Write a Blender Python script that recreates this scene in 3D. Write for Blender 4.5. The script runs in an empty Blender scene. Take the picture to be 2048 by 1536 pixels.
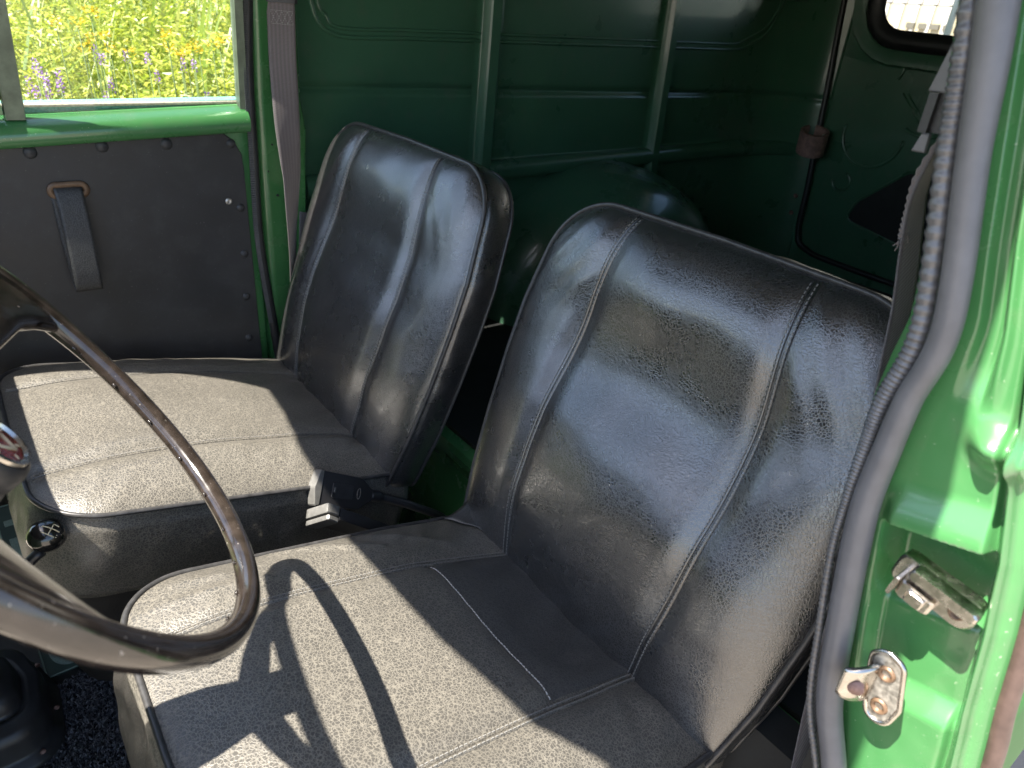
import bpy, bmesh, math, random
import numpy as np
from math import sin, cos, pi, radians, sqrt, atan2
from mathutils import Vector, Matrix, noise
from mathutils.bvhtree import BVHTree

random.seed(7)
rng = np.random.default_rng(7)
S = bpy.context.scene
C = S.collection
V = Vector

# ------------------------------------------------------------------ camera
PSI, TH, RHO = 0.7013, 0.4852, 0.0973
F = V((sin(PSI)*cos(TH), cos(PSI)*cos(TH), -sin(TH)))
R_ = F.cross(V((0, 0, 1))).normalized()
U_ = R_.cross(F)
CR = R_*cos(RHO) + U_*sin(RHO)
CU = -R_*sin(RHO) + U_*cos(RHO)
cam = bpy.data.cameras.new('camera')
camo = bpy.data.objects.new('camera', cam)
C.objects.link(camo)
camo.matrix_world = Matrix(((CR.x, CU.x, -F.x, 0), (CR.y, CU.y, -F.y, 0), (CR.z, CU.z, -F.z, 0), (0, 0, 0, 1)))
cam.sensor_width = 36.0
cam.lens = 36.0*1420/2048
cam.clip_start = 0.02
cam.clip_end = 600
cam.dof.use_dof = True
cam.dof.focus_distance = 0.95
cam.dof.aperture_fstop = 8.5
S.camera = camo

# ------------------------------------------------------------------ world, sun, exposure
SUN_AZ, SUN_EL = radians(6), radians(62)          # azimuth from straight ahead (-X) towards the passenger side (+Y)
sd = V((-cos(SUN_AZ)*cos(SUN_EL), sin(SUN_AZ)*cos(SUN_EL), sin(SUN_EL)))
w = bpy.data.worlds.new('World')
S.world = w
w.use_nodes = True
wn = w.node_tree
wn.nodes.clear()
sky = wn.nodes.new('ShaderNodeTexSky')
sky.sky_type = 'NISHITA'
sky.sun_disc = False
sky.sun_elevation = SUN_EL
sky.sun_rotation = atan2(sd.x, sd.y)
sky.air_density = 1.0
sky.dust_density = 1.5
bg = wn.nodes.new('ShaderNodeBackground')
bg.inputs['Strength'].default_value = 0.098
wo = wn.nodes.new('ShaderNodeOutputWorld')
wn.links.new(sky.outputs[0], bg.inputs[0])
wn.links.new(bg.outputs[0], wo.inputs[0])
sun = bpy.data.lights.new('sun', 'SUN')
sun.energy = 5.0
sun.angle = radians(0.53)
sun.color = (1.0, 0.94, 0.84)
suno = bpy.data.objects.new('sun', sun)
C.objects.link(suno)
suno.rotation_euler = sd.to_track_quat('Z', 'Y').to_euler()
S.view_settings.view_transform = 'Standard'
S.view_settings.look = 'None'
S.view_settings.exposure = 2.22
S.view_settings.gamma = 1.0
S.view_settings.use_curve_mapping = False
S.render.engine = 'CYCLES'
S.cycles.use_denoising = True
S.cycles.max_bounces = 10
S.cycles.diffuse_bounces = 6
S.cycles.transparent_max_bounces = 12
S.cycles.sample_clamp_indirect = 6.0

# ------------------------------------------------------------------ materials
def new_mat(name):
    m = bpy.data.materials.new(name)
    m.use_nodes = True
    nt = m.node_tree
    return m, nt, nt.nodes['Principled BSDF']

def N(nt, t, **kw):
    n = nt.nodes.new(t)
    for k, v in kw.items():
        if k in n.inputs.keys() if hasattr(n.inputs, 'keys') else False:
            n.inputs[k].default_value = v
        else:
            setattr(n, k, v)
    return n

def ramp(nt, fac, stops):
    r = nt.nodes.new('ShaderNodeValToRGB')
    e = r.color_ramp.elements
    e[0].position, e[0].color = stops[0][0], (*stops[0][1], 1)
    e[1].position, e[1].color = stops[-1][0], (*stops[-1][1], 1)
    for p, c in stops[1:-1]:
        x = e.new(p)
        x.color = (*c, 1)
    nt.links.new(fac, r.inputs[0])
    return r.outputs[0]

def g(v):
    return (v, v, v)

def simple(name, col, rough=0.5, metal=0.0, spec=0.5, nscale=40, namp=0.15, bump=0.0, bscale=200, coat=0.0, rvar=0.0, specks=None, grime=None):
    """plain paint / plastic / metal with noise variation in colour and gloss and an optional fine bump"""
    m, nt, b = new_mat(name)
    tc = nt.nodes.new('ShaderNodeTexCoord')
    n = N(nt, 'ShaderNodeTexNoise', Scale=nscale, Detail=5.0, Roughness=0.6)
    nt.links.new(tc.outputs['Object'], n.inputs['Vector'])
    lo = tuple(c*(1-namp) for c in col)
    hi = tuple(min(1, c*(1+namp)) for c in col)
    colr = ramp(nt, n.outputs['Fac'], [(0.3, lo), (0.7, hi)])
    def blend(colr, scale, lo_, hi_, c2, amt, detail=4.0):
        nn = N(nt, 'ShaderNodeTexNoise', Scale=scale, Detail=detail, Roughness=0.65)
        nt.links.new(tc.outputs['Object'], nn.inputs['Vector'])
        mx = nt.nodes.new('ShaderNodeMix'); mx.data_type = 'RGBA'
        nt.links.new(ramp(nt, nn.outputs['Fac'], [(lo_, g(0)), (hi_, g(amt))]), mx.inputs[0])
        nt.links.new(colr, mx.inputs[6]); mx.inputs[7].default_value = (*c2, 1)
        return mx.outputs[2]
    if grime:
        colr = blend(colr, 24.0, 0.52, 0.72, grime, 0.35, 8.0)
    if specks:
        colr = blend(colr, 260.0, 0.70, 0.76, specks, 0.8, 2.0)
    nt.links.new(colr, b.inputs['Base Color'])
    b.inputs['Metallic'].default_value = metal
    b.inputs['Specular IOR Level'].default_value = spec
    b.inputs['Coat Weight'].default_value = coat
    b.inputs['Coat Roughness'].default_value = 0.08
    if rvar:
        nt.links.new(ramp(nt, n.outputs['Fac'], [(0.3, g(max(0, rough-rvar))), (0.7, g(rough+rvar))]), b.inputs['Roughness'])
    else:
        b.inputs['Roughness'].default_value = rough
    if bump:
        n2 = N(nt, 'ShaderNodeTexNoise', Scale=bscale, Detail=3.0)
        nt.links.new(tc.outputs['Object'], n2.inputs['Vector'])
        bp = N(nt, 'ShaderNodeBump', Strength=bump, Distance=0.001)
        nt.links.new(n2.outputs['Fac'], bp.inputs['Height'])
        nt.links.new(bp.outputs[0], b.inputs['Normal'])
    return m

def leather(name, cell, vein, scale=230, rough=0.34, bump=0.26, wear=True, coat=0.0):
    m, nt, b = new_mat(name)
    L = nt.links.new
    tc = nt.nodes.new('ShaderNodeTexCoord')
    dn = N(nt, 'ShaderNodeTexNoise', Scale=60.0, Detail=2.0)
    L(tc.outputs['Object'], dn.inputs['Vector'])
    mx = nt.nodes.new('ShaderNodeVectorMath'); mx.operation = 'MULTIPLY_ADD'
    mx.inputs[1].default_value = (0.006, 0.006, 0.006)
    L(dn.outputs['Color'], mx.inputs[0]); L(tc.outputs['Object'], mx.inputs[2])
    dn2 = N(nt, 'ShaderNodeTexNoise', Scale=420.0, Detail=2.0)
    L(tc.outputs['Object'], dn2.inputs['Vector'])
    mx2 = nt.nodes.new('ShaderNodeVectorMath'); mx2.operation = 'MULTIPLY_ADD'
    mx2.inputs[1].default_value = (0.0022, 0.0022, 0.0022)
    L(dn2.outputs['Color'], mx2.inputs[0]); L(mx.outputs[0], mx2.inputs[2])
    vo = nt.nodes.new('ShaderNodeTexVoronoi'); vo.feature = 'DISTANCE_TO_EDGE'; vo.inputs['Scale'].default_value = scale
    L(mx2.outputs[0], vo.inputs['Vector'])
    vb = nt.nodes.new('ShaderNodeTexVoronoi'); vb.feature = 'DISTANCE_TO_EDGE'; vb.inputs['Scale'].default_value = scale*0.42
    L(mx2.outputs[0], vb.inputs['Vector'])
    f1 = ramp(nt, vo.outputs['Distance'], [(0.0, g(1)), (0.045, g(0.7)), (0.11, g(0))])
    f2 = ramp(nt, vb.outputs['Distance'], [(0.0, g(0.8)), (0.022, g(0.4)), (0.055, g(0))])
    vm = nt.nodes.new('ShaderNodeMath'); vm.operation = 'MAXIMUM'
    L(f1, vm.inputs[0]); L(f2, vm.inputs[1])
    big = N(nt, 'ShaderNodeTexNoise', Scale=9.0, Detail=6.0, Roughness=0.6)
    L(tc.outputs['Object'], big.inputs['Vector'])
    wr = ramp(nt, big.outputs['Fac'], [(0.3, g(0.75)), (0.7, g(1.0))])
    wm = nt.nodes.new('ShaderNodeMath'); wm.operation = 'MULTIPLY'
    L(vm.outputs[0], wm.inputs[0]); L(wr, wm.inputs[1])
    mc = nt.nodes.new('ShaderNodeMix'); mc.data_type = 'RGBA'
    mc.inputs[6].default_value = (*cell, 1); mc.inputs[7].default_value = (*vein, 1)
    L(wm.outputs[0], mc.inputs[0])
    # dusty, scuffed patches
    dust = N(nt, 'ShaderNodeTexNoise', Scale=22.0, Detail=8.0, Roughness=0.7)
    L(tc.outputs['Object'], dust.inputs['Vector'])
    df = ramp(nt, dust.outputs['Fac'], [(0.52, g(0)), (0.8, g(0.14 if wear else 0.03))])
    md = nt.nodes.new('ShaderNodeMix'); md.data_type = 'RGBA'
    md.inputs[7].default_value = (*[c*0.8 for c in vein], 1)
    L(df, md.inputs[0]); L(mc.outputs[2], md.inputs[6])
    L(md.outputs[2], b.inputs['Base Color'])
    L(ramp(nt, big.outputs['Fac'], [(0.3, g(rough-0.08)), (0.7, g(rough+0.08))]), b.inputs['Roughness'])
    b.inputs['Specular IOR Level'].default_value = 0.65
    b.inputs['Coat Weight'].default_value = coat
    b.inputs['Coat Roughness'].default_value = 0.17
    b.inputs['Coat IOR'].default_value = 1.85
    inv = nt.nodes.new('ShaderNodeMath'); inv.operation = 'SUBTRACT'; inv.inputs[0].default_value = 1.0
    L(vm.outputs[0], inv.inputs[1])
    bp = N(nt, 'ShaderNodeBump', Strength=bump, Distance=0.0007)
    L(inv.outputs[0], bp.inputs['Height'])
    # soft creases
    cr = N(nt, 'ShaderNodeTexNoise', Scale=28.0, Detail=3.0)
    L(tc.outputs['Object'], cr.inputs['Vector'])
    bp2 = N(nt, 'ShaderNodeBump', Strength=0.12, Distance=0.006)
    L(cr.outputs['Fac'], bp2.inputs['Height']); L(bp.outputs[0], bp2.inputs['Normal'])
    L(bp2.outputs[0], b.inputs['Normal'])
    bp3 = N(nt, 'ShaderNodeBump', Strength=0.20, Distance=0.0006)
    L(inv.outputs[0], bp3.inputs['Height']); L(bp3.outputs[0], b.inputs['Coat Normal'])
    return m

def web_mat(name, col):
    m, nt, b = new_mat(name)
    L = nt.links.new
    uv = nt.nodes.new('ShaderNodeUVMap')
    wv = N(nt, 'ShaderNodeTexWave', Scale=2.2, Distortion=0.4)
    wv.bands_direction = 'X'
    mp = nt.nodes.new('ShaderNodeMapping'); mp.inputs['Scale'].default_value = (1, 40, 1)
    L(uv.outputs[0], wv.inputs['Vector'])
    w2 = N(nt, 'ShaderNodeTexWave', Scale=3.0, Distortion=1.0)
    w2.bands_direction = 'DIAGONAL'
    L(uv.outputs[0], mp.inputs[0]); L(mp.outputs[0], w2.inputs['Vector'])
    L(ramp(nt, wv.outputs['Fac'], [(0.0, tuple(c*0.75 for c in col)), (1.0, col)]), b.inputs['Base Color'])
    bp = N(nt, 'ShaderNodeBump', Strength=0.5, Distance=0.0006)
    L(w2.outputs['Fac'], bp.inputs['Height']); L(bp.outputs[0], b.inputs['Normal'])
    b.inputs['Roughness'].default_value = 0.65
    b.inputs['Sheen Weight'].default_value = 0.3
    return m

def glass_mat(name, tint=(0.93, 0.97, 0.95)):
    m = bpy.data.materials.new(name); m.use_nodes = True
    nt = m.node_tree; nt.nodes.clear()
    tr = nt.nodes.new('ShaderNodeBsdfTransparent'); tr.inputs[0].default_value = (*tint, 1)
    gl = nt.nodes.new('ShaderNodeBsdfGlossy'); gl.inputs['Roughness'].default_value = 0.02
    fr = nt.nodes.new('ShaderNodeFresnel'); fr.inputs['IOR'].default_value = 1.45
    mx = nt.nodes.new('ShaderNodeMixShader'); o = nt.nodes.new('ShaderNodeOutputMaterial')
    nt.links.new(fr.outputs[0], mx.inputs[0]); nt.links.new(tr.outputs[0], mx.inputs[1]); nt.links.new(gl.outputs[0], mx.inputs[2])
    nt.links.new(mx.outputs[0], o.inputs[0])
    return m

def leaf_mat(name, cols, trans=0.45):
    m = bpy.data.materials.new(name); m.use_nodes = True
    nt = m.node_tree; nt.nodes.clear(); L = nt.links.new
    at = nt.nodes.new('ShaderNodeNewGeometry')
    k = len(cols)
    col = ramp(nt, at.outputs['Random Per Island'], [(i/(k-1), c) for i, c in enumerate(cols)])
    d = nt.nodes.new('ShaderNodeBsdfDiffuse'); t = nt.nodes.new('ShaderNodeBsdfTranslucent')
    L(col, d.inputs[0]); L(col, t.inputs[0])
    mx = nt.nodes.new('ShaderNodeMixShader'); mx.inputs[0].default_value = trans
    L(d.outputs[0], mx.inputs[1]); L(t.outputs[0], mx.inputs[2])
    gl = nt.nodes.new('ShaderNodeBsdfGlossy'); gl.inputs['Roughness'].default_value = 0.45
    m2 = nt.nodes.new('ShaderNodeMixShader'); m2.inputs[0].default_value = 0.05
    L(mx.outputs[0], m2.inputs[1]); L(gl.outputs[0], m2.inputs[2])
    o = nt.nodes.new('ShaderNodeOutputMaterial'); L(m2.outputs[0], o.inputs[0])
    return m

M = {}
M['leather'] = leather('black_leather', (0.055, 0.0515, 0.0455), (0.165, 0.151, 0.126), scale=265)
M['leather_shaded'] = leather('black_leather_shaded', (0.012, 0.012, 0.013), (0.055, 0.054, 0.053), scale=300, rough=0.28, bump=0.24, wear=False, coat=0.72)  # same leather as the cushions, darkened to carry the shade on the backs
M['leather_strap'] = leather('black_strap_leather', (0.014, 0.014, 0.015), (0.05, 0.05, 0.05), rough=0.45, bump=0.4)
M['leather_smooth'] = leather('black_leather_patch', (0.030, 0.029, 0.029), (0.075, 0.072, 0.066), scale=280, rough=0.36, bump=0.24, wear=False)
M['base_shaded'] = simple('shaded_base_vinyl', (0.012, 0.0115, 0.011), 0.5, nscale=30, namp=0.3, bump=0.3, bscale=260)  # near-black colour stands in for the shade below the cushions
M['piping'] = simple('black_vinyl_piping', (0.035, 0.034, 0.034), 0.38, nscale=90, namp=0.4)
M['thread'] = simple('grey_thread', (0.16, 0.155, 0.145), 0.8, nscale=300)
M['thread_pale'] = simple('pale_thread', (0.34, 0.33, 0.31), 0.8, nscale=300)
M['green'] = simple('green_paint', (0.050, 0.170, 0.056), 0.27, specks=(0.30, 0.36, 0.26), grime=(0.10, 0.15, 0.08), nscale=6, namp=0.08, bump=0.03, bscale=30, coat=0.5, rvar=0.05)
M['green_shaded'] = simple('green_paint_shaded', (0.044, 0.120, 0.070), 0.30, specks=(0.20, 0.24, 0.2), grime=(0.09, 0.12, 0.09), nscale=5, namp=0.12, bump=0.05, bscale=14, coat=0.4, rvar=0.06)  # same green paint, coloured darker and greyer for the load bay's shade
M['green_body'] = simple('green_body_outside', (0.046, 0.170, 0.050), 0.6, spec=0.12, nscale=8, namp=0.1)
M['trim'] = simple('black_trim_board', (0.028, 0.027, 0.028), 0.5, specks=(0.10, 0.10, 0.095), grime=(0.055, 0.054, 0.052), nscale=12, namp=0.25, bump=0.25, bscale=900, rvar=0.08)
M['rubber'] = simple('grey_rubber', (0.10, 0.10, 0.108), 0.42, nscale=50, namp=0.12, bump=0.1, bscale=300)
M['rubber_dark'] = simple('black_rubber', (0.022, 0.022, 0.024), 0.42, nscale=40, namp=0.3, bump=0.1, bscale=200)
M['gasket'] = simple('black_window_rubber', (0.018, 0.018, 0.02), 0.4, nscale=40, namp=0.2)
M['braid'] = simple('ribbed_grey_trim', (0.11, 0.11, 0.115), 0.35, metal=0.3, nscale=120, namp=0.2)
M['brown_rubber'] = simple('brown_rubber_strip', (0.07, 0.045, 0.038), 0.4, nscale=60, namp=0.3)
M['wheel'] = simple('dark_brown_bakelite', (0.021, 0.016, 0.013), 0.16, specks=(0.30, 0.27, 0.24), grime=(0.05, 0.042, 0.036), nscale=70, namp=0.5, coat=0.5, rvar=0.08)
M['black_plastic'] = simple('black_plastic', (0.016, 0.016, 0.018), 0.4, nscale=60, namp=0.2, bump=0.2, bscale=700)
M['knob'] = simple('glossy_black_knob', (0.012, 0.011, 0.010), 0.16, nscale=200, namp=0.3, bump=0.03, bscale=900, coat=0.6)
M['ivory'] = simple('ivory_mark', (0.55, 0.48, 0.33), 0.6)
M['chrome'] = simple('chrome', (0.50, 0.47, 0.43), 0.24, metal=1.0, nscale=120, namp=0.18, bump=0.12, bscale=60, rvar=0.08)
M['rivet'] = simple('dark_grey_rivet', (0.030, 0.030, 0.032), 0.5, nscale=80)
M['zinc'] = simple('zinc_plate', (0.48, 0.46, 0.42), 0.42, metal=0.9, nscale=220, namp=0.45, bump=0.2, bscale=400, rvar=0.1)
M['steel_pale'] = simple('pale_steel', (0.13, 0.127, 0.12), 0.45, metal=0.35, nscale=120, namp=0.15, bump=0.1)
M['red_lens'] = simple('red_lens', (0.22, 0.014, 0.010), 0.15, nscale=60, namp=0.5, coat=1.0)
M['brass'] = simple('brown_enamel', (0.14, 0.085, 0.05), 0.45, metal=0.3, nscale=100, namp=0.3)
M['rust'] = simple('rusty_leather_brown', (0.22, 0.13, 0.11), 0.75, nscale=60, namp=0.4, bump=0.3)
M['black_floor'] = simple('black_mat', (0.012, 0.013, 0.013), 0.75, nscale=20, namp=0.3, bump=0.3, bscale=150)
M['plate_green'] = simple('dark_green_plate', (0.012, 0.040, 0.030), 0.32, nscale=40, namp=0.2)
M['plate_grey'] = simple('grey_green_reflective', (0.16, 0.23, 0.20), 0.5, nscale=400, namp=0.3, bump=0.1, bscale=1200)
M['carpet'] = leaf_mat('black_carpet_pile', [(0.010, 0.010, 0.014), (0.06, 0.06, 0.07), (0.19, 0.19, 0.21)], 0.05)
M['carpet_base'] = simple('black_carpet_backing', (0.006, 0.006, 0.008), 0.9)
M['pale_green_metal'] = simple('pale_green_frame', (0.12, 0.15, 0.11), 0.4, metal=0.4, nscale=40, namp=0.3)
M['teal'] = simple('weathered_teal_felt', (0.10, 0.27, 0.22), 0.8, nscale=300, namp=0.35, bump=0.4, bscale=400)
M['cream_felt'] = simple('cream_felt', (0.40, 0.36, 0.28), 0.85, nscale=200, namp=0.3)
M['belt_warm'] = web_mat('mauve_grey_webbing', (0.15, 0.125, 0.125))
M['belt_grey'] = web_mat('grey_webbing', (0.085, 0.08, 0.09))
M['headliner'] = simple('headliner', (0.16, 0.16, 0.15), 0.8)
M['glass'] = glass_mat('window_glass')
M['ground'] = simple('pale_gravel_yard', (0.27, 0.235, 0.195), 0.9, nscale=3, namp=0.25, bump=0.4, bscale=60)
M['bank'] = simple('meadow_soil', (0.05, 0.06, 0.02), 0.95, nscale=5, namp=0.4)
M['leaf'] = leaf_mat('meadow_leaves', [(0.15, 0.23, 0.02), (0.40, 0.43, 0.05), (0.30, 0.37, 0.035), (0.50, 0.49, 0.11), (0.36, 0.41, 0.04)])
M['grass'] = leaf_mat('meadow_grass', [(0.12, 0.19, 0.03), (0.26, 0.32, 0.05), (0.18, 0.27, 0.06), (0.36, 0.36, 0.10)])
M['purple'] = leaf_mat('purple_petals', [(0.20, 0.09, 0.34), (0.32, 0.16, 0.46)], 0.3)
M['yellow'] = leaf_mat('yellow_petals', [(0.52, 0.36, 0.015), (0.60, 0.46, 0.03)], 0.3)
M['stem'] = simple('green_stem', (0.08, 0.12, 0.03), 0.7)
M['clad_low'] = simple('yellowish_cladding', (0.36, 0.31, 0.21), 0.6, nscale=1, namp=0.05)
M['clad_up'] = simple('pale_grey_cladding', (0.31, 0.28, 0.26), 0.6, nscale=1, namp=0.05)
M['rib_white'] = simple('white_cladding_rib', (0.42, 0.40, 0.37), 0.6)
M['win_dark'] = simple('dark_vent', (0.10, 0.09, 0.07), 0.5)
M['pole'] = simple('grey_pole', (0.24, 0.27, 0.30), 0.5)

# ------------------------------------------------------------------ helpers
def mesh_obj(name, verts, faces, mat, parent=None, smooth=True, uvs=None, mats=None):
    me = bpy.data.meshes.new(name)
    me.from_pydata([tuple(v) for v in verts], [], [tuple(f) for f in faces])
    if smooth:
        me.polygons.foreach_set('use_smooth', [True]*len(me.polygons))
    for mm in (mats or [mat]):
        me.materials.append(mm)
    if uvs is not None:
        ul = me.uv_layers.new(name='UVMap')
        li = np.zeros(len(me.loops), dtype=np.int32)
        me.loops.foreach_get('vertex_index', li)
        ul.data.foreach_set('uv', np.asarray(uvs, dtype=np.float32)[li].ravel())
    me.validate()
    me.update()
    o = bpy.data.objects.new(name, me)
    C.objects.link(o)
    if parent is not None:
        attach(o, parent)
    return o

def world_of(o):
    m = o.matrix_basis.copy()
    p, q = o.parent, o
    while p is not None:
        m = p.matrix_basis @ q.matrix_parent_inverse @ m
        q, p = p, p.parent
    return m

def attach(o, parent):
    o.parent = parent
    o.matrix_parent_inverse = world_of(parent).inverted()

def thing(name, label, cat, loc, group=None):
    o = bpy.data.objects.new(name, None)
    o.empty_display_size = 0.05
    o.location = loc
    C.objects.link(o)
    tag(o, label, cat, group)
    return o

def tag(o, label, cat, group=None):
    o['label'] = label
    o['category'] = cat
    if group:
        o['group'] = group
    return o

class B:
    """collects shapes into one mesh"""
    def __init__(s):
        s.v, s.f, s.uv = [], [], []
    def add(s, v, f, uv=None):
        k = len(s.v)
        s.v += [tuple(p) for p in v]
        s.f += [tuple(i+k for i in q) for q in f]
        s.uv += (uv if uv is not None else [(0, 0)]*len(v))
        return s
    def tube(s, pts, rad, n=10, closed=False, cap=True, flat=None, up=None):
        pts = [V(p) for p in pts]
        m = len(pts)
        rs = rad if isinstance(rad, (list, tuple)) else [rad]*m
        fr = []
        prev = None
        for i in range(m):
            if closed:
                t = (pts[(i+1) % m]-pts[i-1])
            else:
                t = pts[min(i+1, m-1)]-pts[max(i-1, 0)]
            t.normalize()
            if up is not None:
                a = V(up) - t*V(up).dot(t)
            elif prev is None:
                a = t.orthogonal()
            else:
                a = prev - t*prev.dot(t)
            a.normalize()
            prev = a
            fr.append((a, t.cross(a)))
        vv = []
        for p, r, (a, b) in zip(pts, rs, fr):
            for k in range(n):
                an = 2*pi*k/n
                fl = flat or 1.0
                vv.append(p + a*(r*cos(an)*fl) + b*(r*sin(an)))
        ff = []
        for i in range(m if closed else m-1):
            j = (i+1) % m
            for k in range(n):
                l = (k+1) % n
                ff.append((i*n+k, i*n+l, j*n+l, j*n+k))
        if cap and not closed:
            ff.append(tuple(range(n))[::-1])
            ff.append(tuple((m-1)*n+k for k in range(n)))
        return s.add(vv, ff)
    def box(s, c, size, ax=None):
        ax = ax or (V((1, 0, 0)), V((0, 1, 0)), V((0, 0, 1)))
        c = V(c)
        vv = [c + ax[0]*(size[0]/2*i) + ax[1]*(size[1]/2*j) + ax[2]*(size[2]/2*k) for i in (-1, 1) for j in (-1, 1) for k in (-1, 1)]
        return s.add(vv, [(0, 1, 3, 2), (4, 6, 7, 5), (0, 4, 5, 1), (2, 3, 7, 6), (0, 2, 6, 4), (1, 5, 7, 3)])
    def prism(s, poly, depth, fr, bevel=0.0):
        """poly: list of 2D points in frame fr=(o,a,b,n); extruded from n=0 to -depth with a small bevel at the front"""
        o, a, b, n = fr
        cx = sum(p[0] for p in poly)/len(poly); cy = sum(p[1] for p in poly)/len(poly)
        k = len(poly)
        vv = []
        rings = [(1.0, -depth), (1.0, -bevel)] if bevel else [(1.0, -depth), (1.0, 0.0)]
        for sc, h in rings:
            vv += [o + a*p[0] + b*p[1] + n*h for p in poly]
        if bevel:
            ext = max(max(abs(p[0]-cx), abs(p[1]-cy)) for p in poly)
            sc = 1 - bevel/ext
            vv += [o + a*(cx+(p[0]-cx)*sc) + b*(cy+(p[1]-cy)*sc) for p in poly]
        ff = []
        nr = len(vv)//k
        for r in range(nr-1):
            for i in range(k):
                j = (i+1) % k
                ff.append((r*k+i, r*k+j, (r+1)*k+j, (r+1)*k+i))
        ff.append(tuple(range(k))[::-1]); ff.append(tuple((nr-1)*k+i for i in range(k)))
        return s.add(vv, ff)
    def sheet(s, rows, wrap=False):
        m, n = len(rows), len(rows[0])
        ff = [(i*n+j, i*n+(j+1) % n, (i+1)*n+(j+1) % n, (i+1)*n+j) for i in range(m-1) for j in range(n if wrap else n-1)]
        return s.add([p for r in rows for p in r], ff, [(j/(n-1), i/(m-1)) for i in range(m) for j in range(n)])
    def build(s, name, mat, parent=None, smooth=True, uv=False, auto=None, solid=None):
        o = mesh_obj(name, s.v, s.f, mat, parent, smooth, s.uv if uv else None)
        bm = bmesh.new(); bm.from_mesh(o.data)
        bmesh.ops.recalc_face_normals(bm, faces=bm.faces)
        if auto is not None:
            for e in bm.edges:
                if len(e.link_faces) == 2 and e.calc_face_angle(0) > radians(auto):
                    e.smooth = False
        bm.to_mesh(o.data); bm.free()
        if solid:
            md = o.modifiers.new('solid', 'SOLIDIFY'); md.thickness = solid; md.offset = 0
        return o

def rounded(poly, n):
    """poly of (x, y, r) counter-clockwise -> n uniformly spaced boundary points"""
    out = []
    k = len(poly)
    for i in range(k):
        p0, p1, p2 = V(poly[i-1][:2]), V(poly[i][:2]), V(poly[(i+1) % k][:2])
        r = poly[i][2]
        a, b = (p0-p1).normalized(), (p2-p1).normalized()
        ang = a.angle(b)
        if r < 1e-5 or abs(ang-pi) < 0.02:
            out.append(p1); continue
        d = r/math.tan(ang/2)
        c = p1 + (a+b).normalized()*(r/sin(ang/2))
        s0, s1 = p1+a*d, p1+b*d
        a0 = atan2(s0.y-c.y, s0.x-c.x); a1 = atan2(s1.y-c.y, s1.x-c.x)
        da = (a1-a0+pi) % (2*pi)-pi
        for t in range(13):
            out.append(c + V((cos(a0+da*t/12), sin(a0+da*t/12)))*r)
    L = [0]
    m = len(out)
    for i in range(m):
        L.append(L[-1]+(out[(i+1) % m]-out[i]).length)
    tot = L[-1]
    res, j = [], 0
    for i in range(n):
        t = tot*i/n
        while L[j+1] < t:
            j += 1
        u = (t-L[j])/max(1e-9, L[j+1]-L[j])
        res.append(out[j].lerp(out[(j+1) % m], u))
    return res

def interp(tab, x):
    xs = [t[0] for t in tab]; ys = [t[1] for t in tab]
    return float(np.interp(x, xs, ys))

def spline(pts, n):
    """Catmull-Rom through pts"""
    pts = [V(p) for p in pts]
    P = [pts[0]*2-pts[1]] + pts + [pts[-1]*2-pts[-2]]
    out = []
    seg = len(pts)-1
    for i in range(n+1):
        t = seg*i/n
        k = min(int(t), seg-1); u = t-k
        a, b, c, d = P[k], P[k+1], P[k+2], P[k+3]
        out.append(0.5*((2*b)+(c-a)*u+(2*a-5*b+4*c-d)*u*u+(3*b-a-3*c+d)*u*u*u))
    return out

def smoothstep(a, b, x):
    t = max(0, min(1, (x-a)/(b-a)))
    return t*t*(3-2*t)

# ------------------------------------------------------------------ the setting
GZ = -1.48
def ground():
    b = B()
    n = 40
    rows = [[V((x, y, GZ)) for x in np.linspace(-150, 150, n)] for y in np.linspace(-150, 150, n)]
    b.sheet(rows)
    o = b.build('ground', M['ground'])
    o['kind'] = 'structure'
ground()

def bank_z(y):
    return GZ + 0.02 + 0.16*max(0, y-2.4) + 0.05*max(0, y-6)
def bank():
    b = B()
    xs = np.linspace(-12, 16, 57); ys = np.linspace(2.2, 14, 25)
    rows = [[V((x, y, bank_z(y) + (0 if y < 2.3 else 0.06*noise.noise(V((x*1.3, y*1.3, 0)))))) for x in xs] for y in ys]
    o = b.sheet(rows).build('meadow_bank', M['bank'])
    o['kind'] = 'structure'
bank()

def leaf_quads(P, D, L, W, bend=0.25):
    """arrays of base points, directions, lengths, widths -> verts, faces of bent diamond leaves"""
    n = len(P)
    D = D/np.linalg.norm(D, axis=1)[:, None]
    up = rng.normal(size=(n, 3)); up[:, 2] += 1.2
    Sx = np.cross(D, up); Sx /= np.linalg.norm(Sx, axis=1)[:, None]+1e-9
    Nn = np.cross(Sx, D)
    a = P
    m1 = P + D*(L*0.45)[:, None] + Nn*(L*bend*0.35)[:, None]
    t = P + D*L[:, None] - Nn*(L*bend*0.2)[:, None]
    v = np.stack([a, m1+Sx*(W/2)[:, None], t, m1-Sx*(W/2)[:, None]], 1).reshape(-1, 3)
    f = (np.arange(n)[:, None]*4+np.arange(4)[None, :])
    return v, f

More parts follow.
